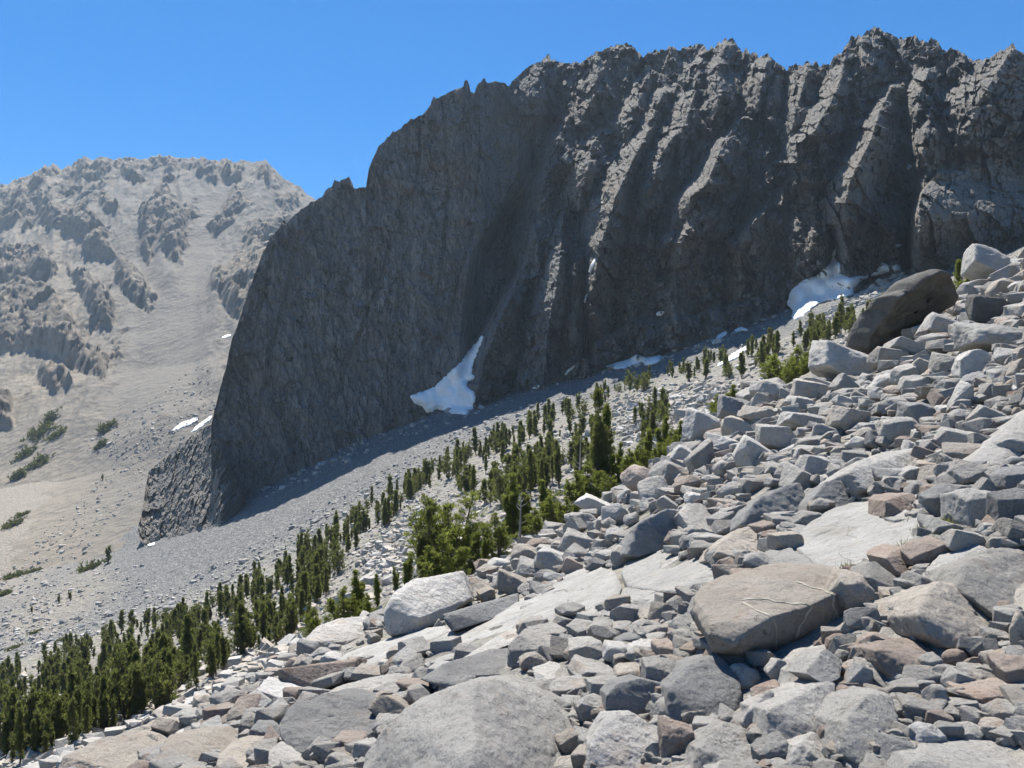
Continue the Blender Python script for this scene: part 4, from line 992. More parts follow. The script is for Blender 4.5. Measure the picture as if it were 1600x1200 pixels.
# the big leaning slab: a thick plate with a concave edge
def leaning_slab():
    out = [(1358,545),(1366,526),(1383,499),(1394,484),(1405,466),(1425,457),(1437,445),(1452,434),(1466,427),(1478,422),(1492,427),(1500,444),(1506,462),(1498,478),(1476,490),(1450,503),(1432,514),(1405,532),(1372,556)]
    Yc = ray(1430, 530, (B_ground,))[0].y - 1.0
    n = 0; vs = []; fs = []
    P = np.array(out, float); L = np.r_[0, np.cumsum(np.hypot(*np.diff(np.vstack([P, P[:1]]), axis=0).T))]
    s = np.linspace(0, L[-1], 121)[:-1]; Pc = np.vstack([P, P[:1]])
    ring = np.stack([np.interp(s, L, Pc[:, 0]), np.interp(s, L, Pc[:, 1])], 1)
    c = ring.mean(0)
    rings = []
    for t in np.linspace(.04, .97, 26): rings.append((c + (ring - c) * t, 0.0 + .12 * t))
    rings += [(ring, .3), (c + (ring - c) * 1.0, .8), (c + (ring - c) * .99, 1.9), (c + (ring - c) * .96, 2.6)]
    for t in (.8, .5, .1): rings.append((c + (ring - c) * t, 2.9))
    for rg, dy in rings:
        q = np.array([pix(a, b, Yc + 2.6 * (b - c[1]) / 60) for a, b in rg]); q[:, 1] += dy; q[:, 2] += .35 * min(dy, 1.0)
        q[:, 0] += -.15 * dy
        vs.append(q)
    V = np.concatenate(vs); m = len(ring); k = len(rings)
    i = np.arange(k * m).reshape(k, m)
    Fq = np.stack([i[:-1], np.roll(i, -1, 1)[:-1], np.roll(i, -1, 1)[1:], i[1:]], -1).reshape(-1, 4)
    V = V + np.stack([.12 * fbm(V / 1.6, 4), .24 * fbm(V / 1.3 + 9, 4) + .14 * ridged(V / .6, 3) + .22 * facets(V[:, 0] / 1.5, V[:, 2] / 1.5, 3, step=.2), .14 * fbm(V / .9 + 20, 4)], 1)
    add_boulder(V, Fq, 'shade_lichen', "tall dark leaning slab with a wavy edge standing against the snowfield", None, True, disc=(1432, 490, 70, 50))
leaning_slab()
reg_update()
for w, pts in [(1.8, [(1244,908),(1262,916),(1285,922),(1302,929)]), (1.6, [(1302,931),(1301,945),(1310,965),(1316,988)]), (1.9, [(1160,941),(1180,953),(1206,964)]), (1.8, [(1206,965),(1213,980),(1213,1000),(1210,1018),(1204,1036)]),
               (1.5, [(1158,937),(1195,936),(1225,942),(1268,945)]), (2.0, [(1268,947),(1258,965),(1248,982),(1243,1000)]), (1.2, [(1232,1002),(1225,1014),(1215,1030)])]:
    vein(veined, pts, w * .55)
# ---------------- rubble between them: rocks in falling size until the slope is full
EDGE = [(60,1200),(230,1142),(300,1102),(400,1052),(480,1004),(600,958),(720,905),(830,852),(870,824),(980,764),(1080,684),(1190,614),(1280,592),(1360,532),(1440,482),(1500,462),(1600,402)]
HPOLY.append([(1116,1035),(1180,1055),(1262,1005),(1225,1085),(1205,1080),(1160,1130),(1120,1110)])
BIGR = [d for d in USED if 15 < d[2] < 60]
def in_hero(x, y): return any(((x - a) / c) ** 2 + ((y - b) / d) ** 2 < .8 for a, b, c, d in BIGR) or any(inpoly(np.array([x]), np.array([y]), p)[0] for p in HPOLY)
def on_slope(x, y): return y > np.interp(x, [p[0] for p in EDGE], [p[1] for p in EDGE]) + 3
rs = np.random.default_rng(77)
def taken(x, y, rx, ry, k=.78):
    for a, b, c, d in USED:
        if ((x - a) / (k * (c + rx))) ** 2 + ((y - b) / (k * (d + ry))) ** 2 < 1: return True
    return False
SLAB_KEEP = [[(800,984),(905,890),(962,892),(985,868),(1128,870),(1130,900),(1119,930),(1060,950),(960,955),(870,975)], [(1180,868),(1230,850),(1300,791),(1382,778),(1384,820),(1470,822),(1440,862),(1356,892),(1306,908),(1194,908)],
             [(519,1030),(612,992),(697,977),(822,932),(800,984),(720,1005),(600,1038)], [(1425,930),(1445,900),(1470,862),(1520,852),(1545,890),(1480,915)]]
fill = []
sizes = [(64, 60), (48, 240), (36, 800), (27, 2400)]
for sz, tries in sizes:
    for _ in range(tries):
        x = rs.uniform(1040, 1600) if rs.random() < .6 else rs.uniform(200, 1200); y = rs.uniform(395, 1195)
        if not on_slope(x, y) or any(inpoly(np.array([x]), np.array([y]), p)[0] for p in SLAB_KEEP): continue
        hit = ray(x, y, (B_ground,))
        if not hit or hit[0].y > 95: continue
        w = sz * rs.uniform(.8, 1.25); a = rs.uniform(.5, .85)
        near_k = 1.0 if hit[0].y > 12 else 1.75
        w *= near_k; hgt = w * a
        if w * hit[0].y / F > 3.0: w *= .6; hgt *= .6
        if taken(x, y, w / 2, hgt / 2, .74): continue
        USED.append((x, y, w / 2, hgt / 2)); fill.append((x, y, w, hgt, hit[0].y))
        if len(fill) >= 192: break
    if len(fill) >= 192: break
MATS = ['grey'] * 9 + ['pale'] * 7 + ['tan'] * 5 + ['dark'] * 2 + ['speckled'] * 2 + ['red'] * 2
LOOK = {'grey': 'grey', 'pale': 'pale', 'tan': 'tan', 'dark': 'dark grey', 'speckled': 'speckled', 'red': 'reddish brown', 'white': 'white'}
KW = {'block': 'blocky', 'slab': 'flat', 'round': 'rounded', 'wedge': 'wedge-shaped'}
MARKS = [(o, d, o['label']) for o, d, m, lab, _ in BOULDERS if lab]
MARK_NAMES = {}
SHORT = {"veined": (1240,975,"the white-veined boulder"), "huge": (745,1130,"the huge speckled boulder"), "lean": (1432,490,"the tall leaning dark slab"), "horn": (1390,738,"the horned pale block"), "tilt": (1560,690,"the huge tilted slab"),
         "wedge": (1212,790,"the dark sloping wedge"), "facet": (1025,832,"the dark faceted boulder"), "white": (665,940,"the white block on the edge"), "brown": (1412,794,"the square brown boulder"), "long": (1325,572,"the long pale skyline boulder"),
         "tan": (1154,673,"the tan-topped skyline boulder"), "layer": (975,1160,"the white layered rock"), "lens": (1450,1026,"the lens-shaped brown boulder"), "pocket": (1360,1136,"the pocketed foreground boulder"), "mid": (1324,660,"the large pinkish-tan boulder"), "rough": (1440,648,"the dark rough-faced block"),
         "pit": (515,1135,"the dark pitted mound"), "low": (160,1185,"the lowest tan boulder"), "blk": (1545,484,"the black-faced block"), "flat": (1526,571,"the pale flat-topped block"), "ledge": (980,1005,"the fractured ledge"), "streak": (1162,850,"the tan streaked boulder")}
def relation(x, y):
    k = min(SHORT.values(), key=lambda q: math.hypot(q[0] - x, (q[1] - y) * 1.2))
    dx, dy = x - k[0], y - k[1]
    if abs(dx) > abs(dy) * 1.1: w = "uphill of" if dx > 0 else "downhill of"
    else: w = "in front of" if dy > 0 else "beyond"
    return w + " " + k[2], math.hypot(dx, dy)
ORD = ["nearest", "second nearest", "third nearest", "fourth nearest", "fifth nearest", "sixth nearest", "seventh nearest", "eighth nearest", "ninth nearest", "tenth nearest"]
todo = {}
for x, y, w, hgt, Yv in fill:
    m = MATS[rs.integers(len(MATS))]; kd = rs.choice(['block', 'block', 'slab', 'slab', 'wedge', 'round'])
    o = R(x, y, w * 1.12, hgt * 1.15, m, kd, None, roll=rs.normal(-12, 16), depth=rs.uniform(.7, 1.2), push=.2, group="loose boulders on the slope")
    USED.pop()
    rel, dist = relation(x, y)
    todo.setdefault((LOOK[m], KW[kd], rel), []).append((dist, o))
for (lk, kw, rel), lst in todo.items():
    lst.sort(key=lambda q: q[0])
    for i, (dd, o) in enumerate(lst):
        base = f"{kw} {lk} boulder"
        o['label'] = f"{base} {rel}" if len(lst) == 1 else f"{ORD[min(i, 9)]} {base} {rel}"

# ---------------- small stones that nobody could count
def stone_field(name, label, pts, mats, seed, sub=2, kinds=15):
    """many small stones as one mesh: pts rows are (x, y, z, size)"""
    r = np.random.default_rng(seed)
    protos = []
    for k in range(kinds):
        bm = bmesh.new()
        for q in rock_corners(r, ['block', 'slab', 'wedge', 'block', 'round'][k % 5]): bm.verts.new(q)
        bmesh.ops.convex_hull(bm, input=bm.verts[:])
        bmesh.ops.delete(bm, geom=[v for v in bm.verts if not v.link_faces], context='VERTS')
        if sub > 1: bmesh.ops.bevel(bm, geom=bm.edges[:], offset=.07, segments=1, affect='EDGES', clamp_overlap=True)
        bmesh.ops.triangulate(bm, faces=bm.faces[:]); bm.verts.index_update()
        v = np.array([q.co[:] for q in bm.verts]); f = np.array([[q.index for q in t.verts] for t in bm.faces]); bm.free()
        protos.append((v / np.abs(v).max(), f))
    Vs, Fs, off, mi = [], [], 0, []
    for x, y, z, s in pts:
        v, f = protos[r.integers(kinds)]
        a = r.uniform(0, 2 * np.pi); b = r.normal(0, .35)
        Rm = np.array(Matrix.Rotation(a, 3, 'Z') @ Matrix.Rotation(b, 3, 'X'))
        q = (v * np.array([s * r.uniform(.8, 1.3), s * r.uniform(.7, 1.1), s * r.uniform(.45, .8)])) @ Rm.T + np.array([x, y, z])
        Vs.append(q); Fs.append(f + off); off += len(q); mi.append(np.full(len(f), r.integers(len(mats))))
    me = mesh_np(name, np.concatenate(Vs), np.concatenate(Fs), None, False)
    for m in mats: me.materials.append(m)
    me.polygons.foreach_set("material_index", np.concatenate(mi).astype(np.int32))
    return tag(link(name, me), label, "rubble", kind='stuff')
pts = []
for _ in range(22000):
    x = rs.uniform(1000, 1640) if rs.random() < .45 else rs.uniform(60, 1240); y = rs.uniform(390, 1260)
    if not on_slope(x, y) or any(inpoly(np.array([x]), np.array([y]), p)[0] for p in SLAB_KEEP): continue
    if in_hero(x, y): continue
    hit = ray(x, y, (B_ground,))
    if not hit or hit[0].y > 100: continue
    s = hit[0].y / F * rs.choice([5, 8, 11, 15, 19], p=[.25, .26, .22, .17, .10]) * (1.35 if hit[0].y < 14 else 1)
    pts.append((*hit[0][:2], hit[0].z + s * rs.uniform(.0, .7), s))
    if len(pts) >= 7000: break
for _ in range(5200):      # the slope goes on beyond its skyline, down to the first pines, and past the frame
    x = rs.uniform(-450, 1750); e_ = np.interp(x, ck, CT[:, 3, 0]); d_ = np.interp(x, ck, CT[:, 5, 0])
    Yv = rs.uniform(.97 * e_, .8 * d_) if x > 60 else rs.uniform(5, .8 * d_); X_ = (x - 800) / F * Yv; z = ground_at(X_, Yv)
    if z is None: continue
    s = float(np.clip(rs.lognormal(math.log(.2), .6), .07, .8))
    if x > 60 and HOR - F * (z + s) / Yv < np.interp(x, [p[0] for p in EDGE], [p[1] for p in EDGE]) - 8: continue
    pts.append((X_, Yv, z + .2 * s, s))
stone_field("rubble", "small broken stones filling the gaps between the boulders", pts, [M['grey'], M['pale'], M['grey'], M['tan'], M['grey'], M['pale'], M['red'], M['speckled'], M['grey']], 5)
# stones lying on the scree and among the pines
def scatter_poly(poly, n, lo, hi, seed, sm=1.0):
    r = np.random.default_rng(seed); out = []
    xs, ys = [p[0] for p in poly], [p[1] for p in poly]
    t = 0
    while len(out) < n and t < n * 12:
        t += 1
        x, y = r.uniform(min(xs), max(xs)), r.uniform(min(ys), max(ys))
        if not inpoly(np.array([x]), np.array([y]), poly)[0]: continue
        hit = ray(x, y, (B_ground, B_far))
        if not hit: continue
        s = min(r.lognormal(math.log(lo), .5), hi)
        out.append((*hit[0][:2], hit[0].z + .1 * s, s))
    return out
fl = scatter_poly([(0,1060),(330,950),(640,770),(900,640),(1180,545),(1400,470),(1380,520),(1190,600),(1080,690),(830,850),(600,950),(300,1100),(60,1200),(0,1200)], 3600, .45, 1.9, 31)
fl += scatter_poly([(960,620),(1040,600),(1130,600),(1140,640),(1060,690),(1000,690),(960,680)], 900, .6, 1.6, 32)
fl += scatter_poly([(560,880),(600,800),(660,760),(690,780),(650,880),(600,910)], 500, .45, 1.4, 33)
stone_field("rubble", "pale broken rocks strewn on the ground between the pines", fl, [M['grey'], M['pale'], M['tan']], 6, sub=1)
tl = scatter_poly([(0,1040),(330,940),(640,755),(900,630),(1180,535),(1420,455),(1430,440),(1250,510),(1100,560),(930,600),(740,660),(600,735),(420,840),(250,930),(60,1000)], 2600, .55, 2.4, 34)
tl += scatter_poly([(1250,510),(1335,465),(1400,425),(1430,440),(1350,475),(1240,530)], 700, .7, 2.0, 35)
tl += scatter_poly([(0,900),(250,650),(330,640),(330,680),(220,760),(120,880),(60,1000),(0,1010)], 900, .7, 2.6, 36)
tl += scatter_poly([(0,960),(150,890),(220,880),(250,930),(120,990),(0,1040)], 500, .5, 1.7, 37)
tl += scatter_poly([(120,700),(330,560),(340,640),(200,720)], 350, 1.0, 3.2, 38)
tl += scatter_poly([(390,765),(470,735),(610,668),(740,628),(840,594),(920,570),(1040,552),(1170,512),(1230,478),(1235,490),(1175,525),(1040,566),(920,588),(840,612),(745,648),(615,690),(475,755),(395,785)], 420, 1.0, 3.4, 39)
stone_field("gravel", "grey stones scattered over the scree fan under the wall", tl, [M['grey'], M['dark'], M['grey'], M['pale']], 8, sub=1)

# ================================================================== pines
def tufts(r, C, Dn, n_each, L, wd, spread):
    """needle tufts: at every centre C a brush of thin leaf blades round its direction Dn"""
    n = len(C); k = n_each
    d = np.repeat(Dn, k, 0) + r.normal(size=(n * k, 3)) * spread
    d /= np.linalg.norm(d, axis=1)[:, None]
    s = np.cross(d, r.normal(size=(n * k, 3))); s /= np.linalg.norm(s, axis=1)[:, None] + 1e-9
    b = np.repeat(C, k, 0) + r.normal(size=(n * k, 3)) * L * .18
    ln = L * r.uniform(.6, 1.25, (n * k, 1))
    V = np.stack([b - s * wd * .5, b + s * wd * .5, b + d * ln * .7 + s * wd * .55, b + d * ln - s * wd * .1], 1).reshape(-1, 3)
    i = np.arange(n * k * 4).reshape(-1, 4)
    return V, i
def tube(path, rad, sides=7):
    P = np.array(path, float); n = len(P)
    a = np.linspace(0, 2 * np.pi, sides, endpoint=False)
    V = []
    for i in range(n):
        t = P[min(i + 1, n - 1)] - P[max(i - 1, 0)]; t /= np.linalg.norm(t) + 1e-9
        u = np.cross(t, [0.3, .9, .1]); u /= np.linalg.norm(u); w = np.cross(t, u)
        V.append(P[i] + rad[i] * (np.cos(a)[:, None] * u + np.sin(a)[:, None] * w))
    V = np.concatenate(V); i = np.arange(n * sides).reshape(n, sides)
    Fq = np.stack([i[:-1], np.roll(i, -1, 1)[:-1], np.roll(i, -1, 1)[1:], i[1:]], -1).reshape(-1, 4)
    return V, Fq
def join(parts):
    Vs, Fs, o = [], [], 0
    for v, f in parts: Vs.append(v); Fs.append(f + o); o += len(v)
    return np.concatenate(Vs), np.concatenate(Fs)
def make_pine(seed, style, tuft_n, k_each, L, wd, leaf):
    """unit pine, height 1: returns trunk mesh and crown mesh. style: column, multi, bushy"""
    r = np.random.default_rng(seed)
    stems = {'column': 1, 'multi': r.integers(3, 6), 'bushy': r.integers(5, 8), 'spire': 1}[style]
    R0 = {'column': .10, 'multi': .07, 'bushy': .19, 'spire': .08}[style]
    tr, C, Dn = [], [], []
    for s in range(stems):
        a = r.uniform(0, 6.28); rr = 0 if stems == 1 else r.uniform(.03, {'multi': .11, 'bushy': .30}[style])
        H = 1.0 if s == 0 else r.uniform(.55, .97)
        base = np.array([.3 * rr * math.cos(a), .3 * rr * math.sin(a), 0]); topp = np.array([rr * math.cos(a), rr * math.sin(a), H * .97]) + r.normal(size=3) * [.02, .02, 0]
        tpath = [base + (topp - base) * t + np.array([.012 * math.sin(5 * t + s), .012 * math.cos(4 * t + s), 0]) * (t > 0) for t in np.linspace(0, 1, 8)]
        tr.append(tube(tpath, np.linspace(.022 if stems < 3 else .015, .003, 8)))
        nb = int(tuft_n / stems / 7)
        lo = {'column': .10, 'multi': .12, 'bushy': .03, 'spire': .16}[style]
        for b in range(nb):
            t = lo + (1 - lo) * (r.random() ** .85)
            env = (1 - t) ** .8 * 1.12 * (.55 + .45 * min(1, (t - lo) / .18 + .15)) * r.uniform(.55, 1.3)
            env *= 1 + .35 * math.sin(t * 23 + s * 2 + seed)
            env = max(.09, env)
            an = r.uniform(0, 6.28); ln = R0 * 1.6 * env
            o = base + (topp - base) * t; dirr = np.array([math.cos(an), math.sin(an), r.uniform(.25, .9)])
            dirr /= np.linalg.norm(dirr)
            if b % 6 == 0: tr.append(tube([o, o + dirr * ln * .5, o + dirr * ln + [0, 0, ln * .15]], [.006, .004, .0015], 4))
            for q in range(7):
                u = .35 + .65 * r.random()
                C.append(o + dirr * ln * u + np.array([0, 0, .18 * ln * u * u]) + r.normal(size=3) * .016)
                Dn.append(dirr * .7 + np.array([0, 0, .75]))
    C, Dn = np.array(C), np.array(Dn)
    cv, cf = tufts(r, C, Dn, k_each, L, wd, .55)
    tv, tf = join(tr)
    return mesh_np("trunk", tv, tf, M['bark'], True), mesh_np("crown", cv, cf, M[leaf], True)
FARP = [make_pine(100 + i, st, 520, 5, .062, .0135, 'leafd') for i, st in enumerate(['column', 'multi', 'multi', 'spire', 'multi', 'column', 'bushy', 'spire'])]
NEARP = {'bushy': [make_pine(200 + i, 'bushy', 1500, 9, .040, .0055, 'leaf') for i in range(2)], 'multi': [make_pine(210 + i, 'multi', 1300, 9, .040, .0055, 'leaf') for i in range(2)], 'spire': [make_pine(220, 'spire', 1100, 9, .032, .0045, 'leaf')], 'dark': [make_pine(230 + i, 'multi', 1200, 9, .038, .0055, 'leafd') for i in range(2)]}
rt_ = np.random.default_rng(3)
TREES = []
def plant(protos, loc, h, wide=1.0, label=None, group=None, cat="tree", name="pine_tree"):
    t = protos[rt_.integers(len(protos))]
    e = bpy.data.objects.new(name, None); e.empty_display_size = .5; COL.objects.link(e)
    e.location = loc; e.rotation_euler = (rt_.normal(0, .03), rt_.normal(0, .03), rt_.uniform(0, 6.28)); e.scale = (h * wide, h * wide, h)
    tag(e, label, cat, group)
    link("trunk", t[0], e); link("crown", t[1], e)
    return e
def hero(px, top, bot, Y, kind, wide, label):
    x = (px - 800) / F * Y; z = ground_at(x, Y)
    zt = (HOR - top) / F * Y; zb = (HOR - bot) / F * Y
    z = zb if z is None else min(z, zb + 2)
    plant(NEARP[kind], (x, Y, z - .1), zt - z, wide * (1.0 if kind in ('spire', 'dark') else 1.55), label, None)
for a in [
    (706,752,890,84,'bushy',.85,"tallest broad green pine standing behind the white block"), (660,790,892,80,'dark',.85,"dark narrow pine at the shaded side of the broad green pine"),
    (738,812,892,82,'bushy',.8,"bushy pine close beside the tallest broad green one"), (690,835,895,74,'bushy',.95,"low rounded pine in front of the tallest broad green one"),
    (760,838,880,78,'multi',.8,"small upright pine downhill of the red-trunked pines"),
    (805,738,850,92,'multi',.8,"pine with a thin top standing midway between the two tallest pines"), (838,792,852,86,'bushy',1.0,"rounded bright pine at the skyline rocks"),
    (870,762,826,90,'bushy',1.0,"broad bright bush pine beside the tall dark pine"), (902,735,815,92,'bushy',.9,"bright pine touching the foot of the tall dark pine"),
    (934,606,770,98,'dark',.95,"tall dark slender pine rising above all others in the middle"), (950,628,770,100,'spire',.9,"second thin stem close behind the tall dark slender pine"), (962,690,762,96,'multi',.75,"mid-height pine at the uphill side of the tall dark slender pine"),
    (985,700,752,92,'bushy',1.0,"low bright pine at the rock edge uphill of the tall dark pine"), (1012,668,735,102,'multi',.9,"pointed bright pine in the clump by the white angular boulder"), (1038,650,720,104,'multi',.9,"tallest pine of the clump by the white angular boulder"), (1060,656,705,106,'multi',.9,"uppermost pine of the clump by the white angular boulder"), (1030,690,728,92,'bushy',1.0,"low bush pine at the front of the clump by the white angular boulder"),
    (1140,600,640,112,'multi',1.0,"small bright pine peeping over the perched dark grey boulder"), (1126,615,655,108,'bushy',1.0,"low bright pine against the white angular boulder's top"),
    (1218,545,600,118,'bushy',1.0,"green bush pine at the downhill end of the shrubby clump"), (1244,538,600,114,'bushy',1.0,"fullest bush pine in the middle of the shrubby clump"), (1272,535,594,118,'multi',1.0,"upright pine rising from the shrubby clump"), (1300,540,588,112,'bushy',1.0,"bush pine at the uphill end of the shrubby clump"), (1322,548,570,108,'multi',1.0,"short pine behind the long pale skyline boulder"),
    (1498,404,450,100,'spire',1.2,"small dark pine standing beside the tall leaning dark slab"), (1508,428,458,98,'multi',1.2,"knee-high pine clump next to the small dark pine"),
    (1384,468,520,135,'dark',.8,"dark pine just downhill of the tall leaning dark slab"), (1396,480,510,130,'multi',1.0,"pine half hidden by the tall leaning dark slab"),
    (556,888,960,84,'multi',.8,"bright upright pine downhill of the white block"), (536,915,975,80,'bushy',.9,"low bright pine above the grey wedge-topped block"), (590,895,950,88,'multi',.7,"slim pine next to the bright upright one by the white block"), (618,884,935,92,'multi',.7,"small pine peeping above the white block"), (490,948,1000,86,'bushy',1.0,"bright bush pine beside the grey wedge-topped block's skyline"),
    (780,800,862,80,'bushy',.9,"bright bush pine beside the pine with a thin top"), (822,770,850,90,'multi',1.0,"yellow-green pine just behind the red bare trunk"), (850,748,830,98,'multi',1.0,"slim bright pine between the red trunk and the broad bush pine"),
    (886,775,822,84,'bushy',.9,"lowest bright bush right on the skyline rocks below the tall pine"), (918,720,795,94,'bushy',.9,"bright pine leaning on the tall dark pine's foot"), (948,735,780,88,'bushy',.9,"bright bush in front of the tall dark pine"),
    (975,715,765,96,'multi',1.1,"upright bright pine on the uphill side of the tall dark pine"), (1000,690,748,100,'bushy',.8,"bright bush pine at the downhill end of the clump by the white angular boulder"), (1048,668,712,96,'bushy',.9,"bright bush pine in the heart of the clump by the white angular boulder"), (1075,662,698,104,'multi',1.0,"last small pine of the clump before the white angular boulder"),
    (575,925,965,78,'bushy',.8,"low bush pine between the bright upright pine and the white block"), (640,862,920,90,'multi',.9,"bright pine on the downhill side of the dark narrow pine"), (1232,556,600,108,'bushy',.8,"front bush of the shrubby clump"), (1258,552,596,108,'bushy',.8,"dense low bush in front of the fullest bush pine"), (1288,555,590,106,'bushy',.8,"low bush beside the upright pine of the shrubby clump")]:
    hero(*a)
# the forest: picture bands with their own look, from far scattered columns to the dense belt
ZONES = [
 ([(0,1050),(120,1005),(330,945),(450,880),(460,915),(330,985),(150,1055),(0,1100)], 150, "dense dark belt at the treeline below the scree"),
 ([(0,1095),(150,1050),(330,985),(470,920),(520,890),(500,970),(380,1040),(230,1120),(60,1190),(0,1200)], 170, "open stand on the lower forest slope"),
 ([(440,900),(520,830),(600,775),(640,760),(650,775),(590,835),(540,880),(500,960)], 75, "row climbing beside the pale rubble strip"),
 ([(590,790),(700,720),(800,672),(880,640),(960,610),(965,625),(880,670),(790,710),(700,755)], 62, "thin upper row at the foot of the scree"),
 ([(700,770),(790,715),(880,680),(930,660),(930,740),(860,770),(790,800),(740,790)], 62, "scattered stand in the middle of the forest slope"),
 ([(930,615),(1000,590),(1070,575),(1130,560),(1140,585),(1070,600),(1000,612)], 26, "sparse line above the stony clearing"),
 ([(1120,580),(1180,545),(1260,520),(1340,490),(1400,465),(1360,510),(1300,535),(1210,560),(1150,600)], 58, "scattered line under the snowfield"),
 ([(950,690),(1000,650),(1040,640),(1060,660),(1010,700)], 14, "small group around the stony clearing"),
]
nt = 0; forest_extra = []
cand = []
for zi, (poly, n, zone) in enumerate(ZONES):
    xs, ys = [p[0] for p in poly], [p[1] for p in poly]; got = 0; t = 0; pts_ = []
    n = int(n * (2.1 if zi < 2 else 1.75))
    while got < n and t < 9000:
        t += 1
        x, y = rt_.uniform(min(xs), max(xs)), rt_.uniform(min(ys), max(ys))
        if not inpoly(np.array([x]), np.array([y]), poly)[0]: continue
        cl = noise(np.array([[x / 34, y / 26, zi * 3.1]]))[0]
        if cl < (-.15 if zi < 2 else -.02) and rt_.random() < .8: continue
        hit = ray(x, y, (B_ground,))
        if not hit or not 70 < hit[0].y < 480: continue
        hgt = float(np.clip(rt_.normal(5.9, 2.0), 2.2, 11.5)) * (.82 if zi < 2 else 1.0 if zi < 5 else .9)
        cand.append((hgt / hit[0].y, zi, zone, x, y, hit[0].copy(), hgt)); got += 1
cand.sort(key=lambda q: -q[0])
lab = {}
HN = lambda h: "tall" if h > 9 else "short" if h < 6 else "mid-height"
TMARK = [(940,690,"the tall dark slender pine"), (700,820,"the tallest broad green pine"), (665,940,"the white block"), (520,990,"the grey wedge-topped block"), (1101,670,"the white angular boulder"), (1250,565,"the shrubby pine clump"), (1432,490,"the leaning dark slab"), (300,760,"the rocky toe of the wall"), (412,805,"the tip of the wall's shadow"), (690,600,"the big snow tongue"), (990,568,"the flat white snow strip"), (160,880,"the valley shrubs"), (300,1102,"the little white block on the skyline"), (160,1180,"the lowest tan boulder"), (20,1040,"the valley end of the treeline"), (1040,650,"the pine clump by the stony clearing"), (1280,460,"the largest snowfield")]
NMAX = 262
for k, (s, zi, zone, x, y, p, hgt) in enumerate(cand):
    if k < NMAX:
        o = plant(FARP, (p.x, p.y, p.z - .2), hgt, rt_.uniform(.65, 1.15), None, "pines on the forest slope")
        mk = min(TMARK, key=lambda q: math.hypot(q[0] - x, q[1] - y)); dx, dy = x - mk[0], y - mk[1]
        w = ("uphill of" if dx > 0 else "downhill of") if abs(dx) > abs(dy) else ("in front of" if dy > 0 else "beyond")
        lab.setdefault((HN(hgt), w + " " + mk[2]), []).append((math.hypot(dx, dy), o))
    else: forest_extra.append((p, hgt))
WORDS = ["nearest", "second nearest", "third nearest", "fourth nearest", "fifth nearest", "sixth nearest", "seventh nearest", "eighth nearest", "ninth nearest", "tenth nearest", "eleventh nearest", "twelfth nearest", "thirteenth nearest", "fourteenth nearest", "fifteenth nearest", "sixteenth nearest", "seventeenth nearest", "eighteenth nearest", "nineteenth nearest", "twentieth nearest", "twenty-first nearest", "twenty-second nearest", "twenty-third nearest", "twenty-fourth nearest", "twenty-fifth nearest", "twenty-sixth nearest", "twenty-seventh nearest", "twenty-eighth nearest"]
for (hn, rel), lst in lab.items():
    lst.sort(key=lambda q: q[0])
    for i, (dd, o) in enumerate(lst):
        o['label'] = f"{hn} dark pine {rel}" if len(lst) == 1 else (f"{WORDS[i]} {hn} dark pine {rel}" if i < len(WORDS) else f"{hn} dark pine farther off {rel}")
# trees beyond that number as one forest
def mesh_arrays(me):
    v = np.empty(len(me.vertices) * 3, np.float32); me.vertices.foreach_get("co", v)
    f = np.empty(len(me.loops), np.int32); me.loops.foreach_get("vertex_index", f)
    return v.reshape(-1, 3), f.reshape(-1, 4)
PA = [(mesh_arrays(a), mesh_arrays(b)) for a, b in FARP]
parts, mats_ = [], []
for p, hgt in forest_extra:
    k = rt_.integers(len(PA)); a = rt_.uniform(0, 6.28); w = hgt * rt_.uniform(.85, 1.3)
    Rm = np.array([[math.cos(a), -math.sin(a), 0], [math.sin(a), math.cos(a), 0], [0, 0, 1]])
    for mi, (v, f) in enumerate(PA[k]):
        parts.append(((v @ Rm.T) * [w, w, hgt] + np.array([p.x, p.y, p.z - .2]), f)); mats_.append(np.full(len(f), mi))
if parts:
    fv, ff = join(parts)
    me = mesh_np("forest", fv, ff, None, True); me.materials.append(M['bark']); me.materials.append(M['leafd'])
    me.polygons.foreach_set("material_index", np.concatenate(mats_).astype(np.int32))
    tag(link("forest", me), "far dark pines thinning out along the top of the forest slope", "forest", kind='stuff')
# ================================================================== shrubs across the valley, a dead snag, grass
def shrub(px, py, w, h, label, leaf='shrub', tall=False):
    hit = ray(px, py + h * .4)
    Y = hit[0].y; W, Hh = w * Y / F, h * Y / F
    r = np.random.default_rng(int(px * 7 + py))
    n = 90
    C = r.normal(size=(n, 3)) * np.array([W * .2, W * .16, .0]); C[:, 2] = np.abs(r.normal(size=n)) * Hh * .14
    # drape it over the slope it grows on
    base = hit[0]
    for i in range(n):
        hz = (B_ground.ray_cast(Vector((base.x + C[i, 0], base.y + C[i, 1], 3000)), Vector((0, 0, -1)), 6000)[0], B_far.ray_cast(Vector((base.x + C[i, 0], base.y + C[i, 1], 3000)), Vector((0, 0, -1)), 6000)[0])
        zz = max([q.z for q in hz if q is not None] or [base.z]); C[i, 2] += float(np.clip(zz - base.z, -.5 * Hh, .5 * Hh))
    s = min(W, Hh) * .2
    v, f = tufts(r, C, np.tile([0, 0, .6], (n, 1)), 9, s, s * .32, .9)
    stem_v, stem_f = join([tube([np.array([0, 0, -.3]), np.array([r.normal() * .2 * W, r.normal() * .1, .3 * Hh])], [.12, .05], 5) for _ in range(4)])
    e = bpy.data.objects.new("shrub", None); COL.objects.link(e); e.location = base
    tag(e, label, "shrub", "shrubs across the valley")
    link("stem", mesh_np("stem", stem_v, stem_f, M['bark']), e); link("foliage", mesh_np("foliage", v, f, M[leaf]), e)
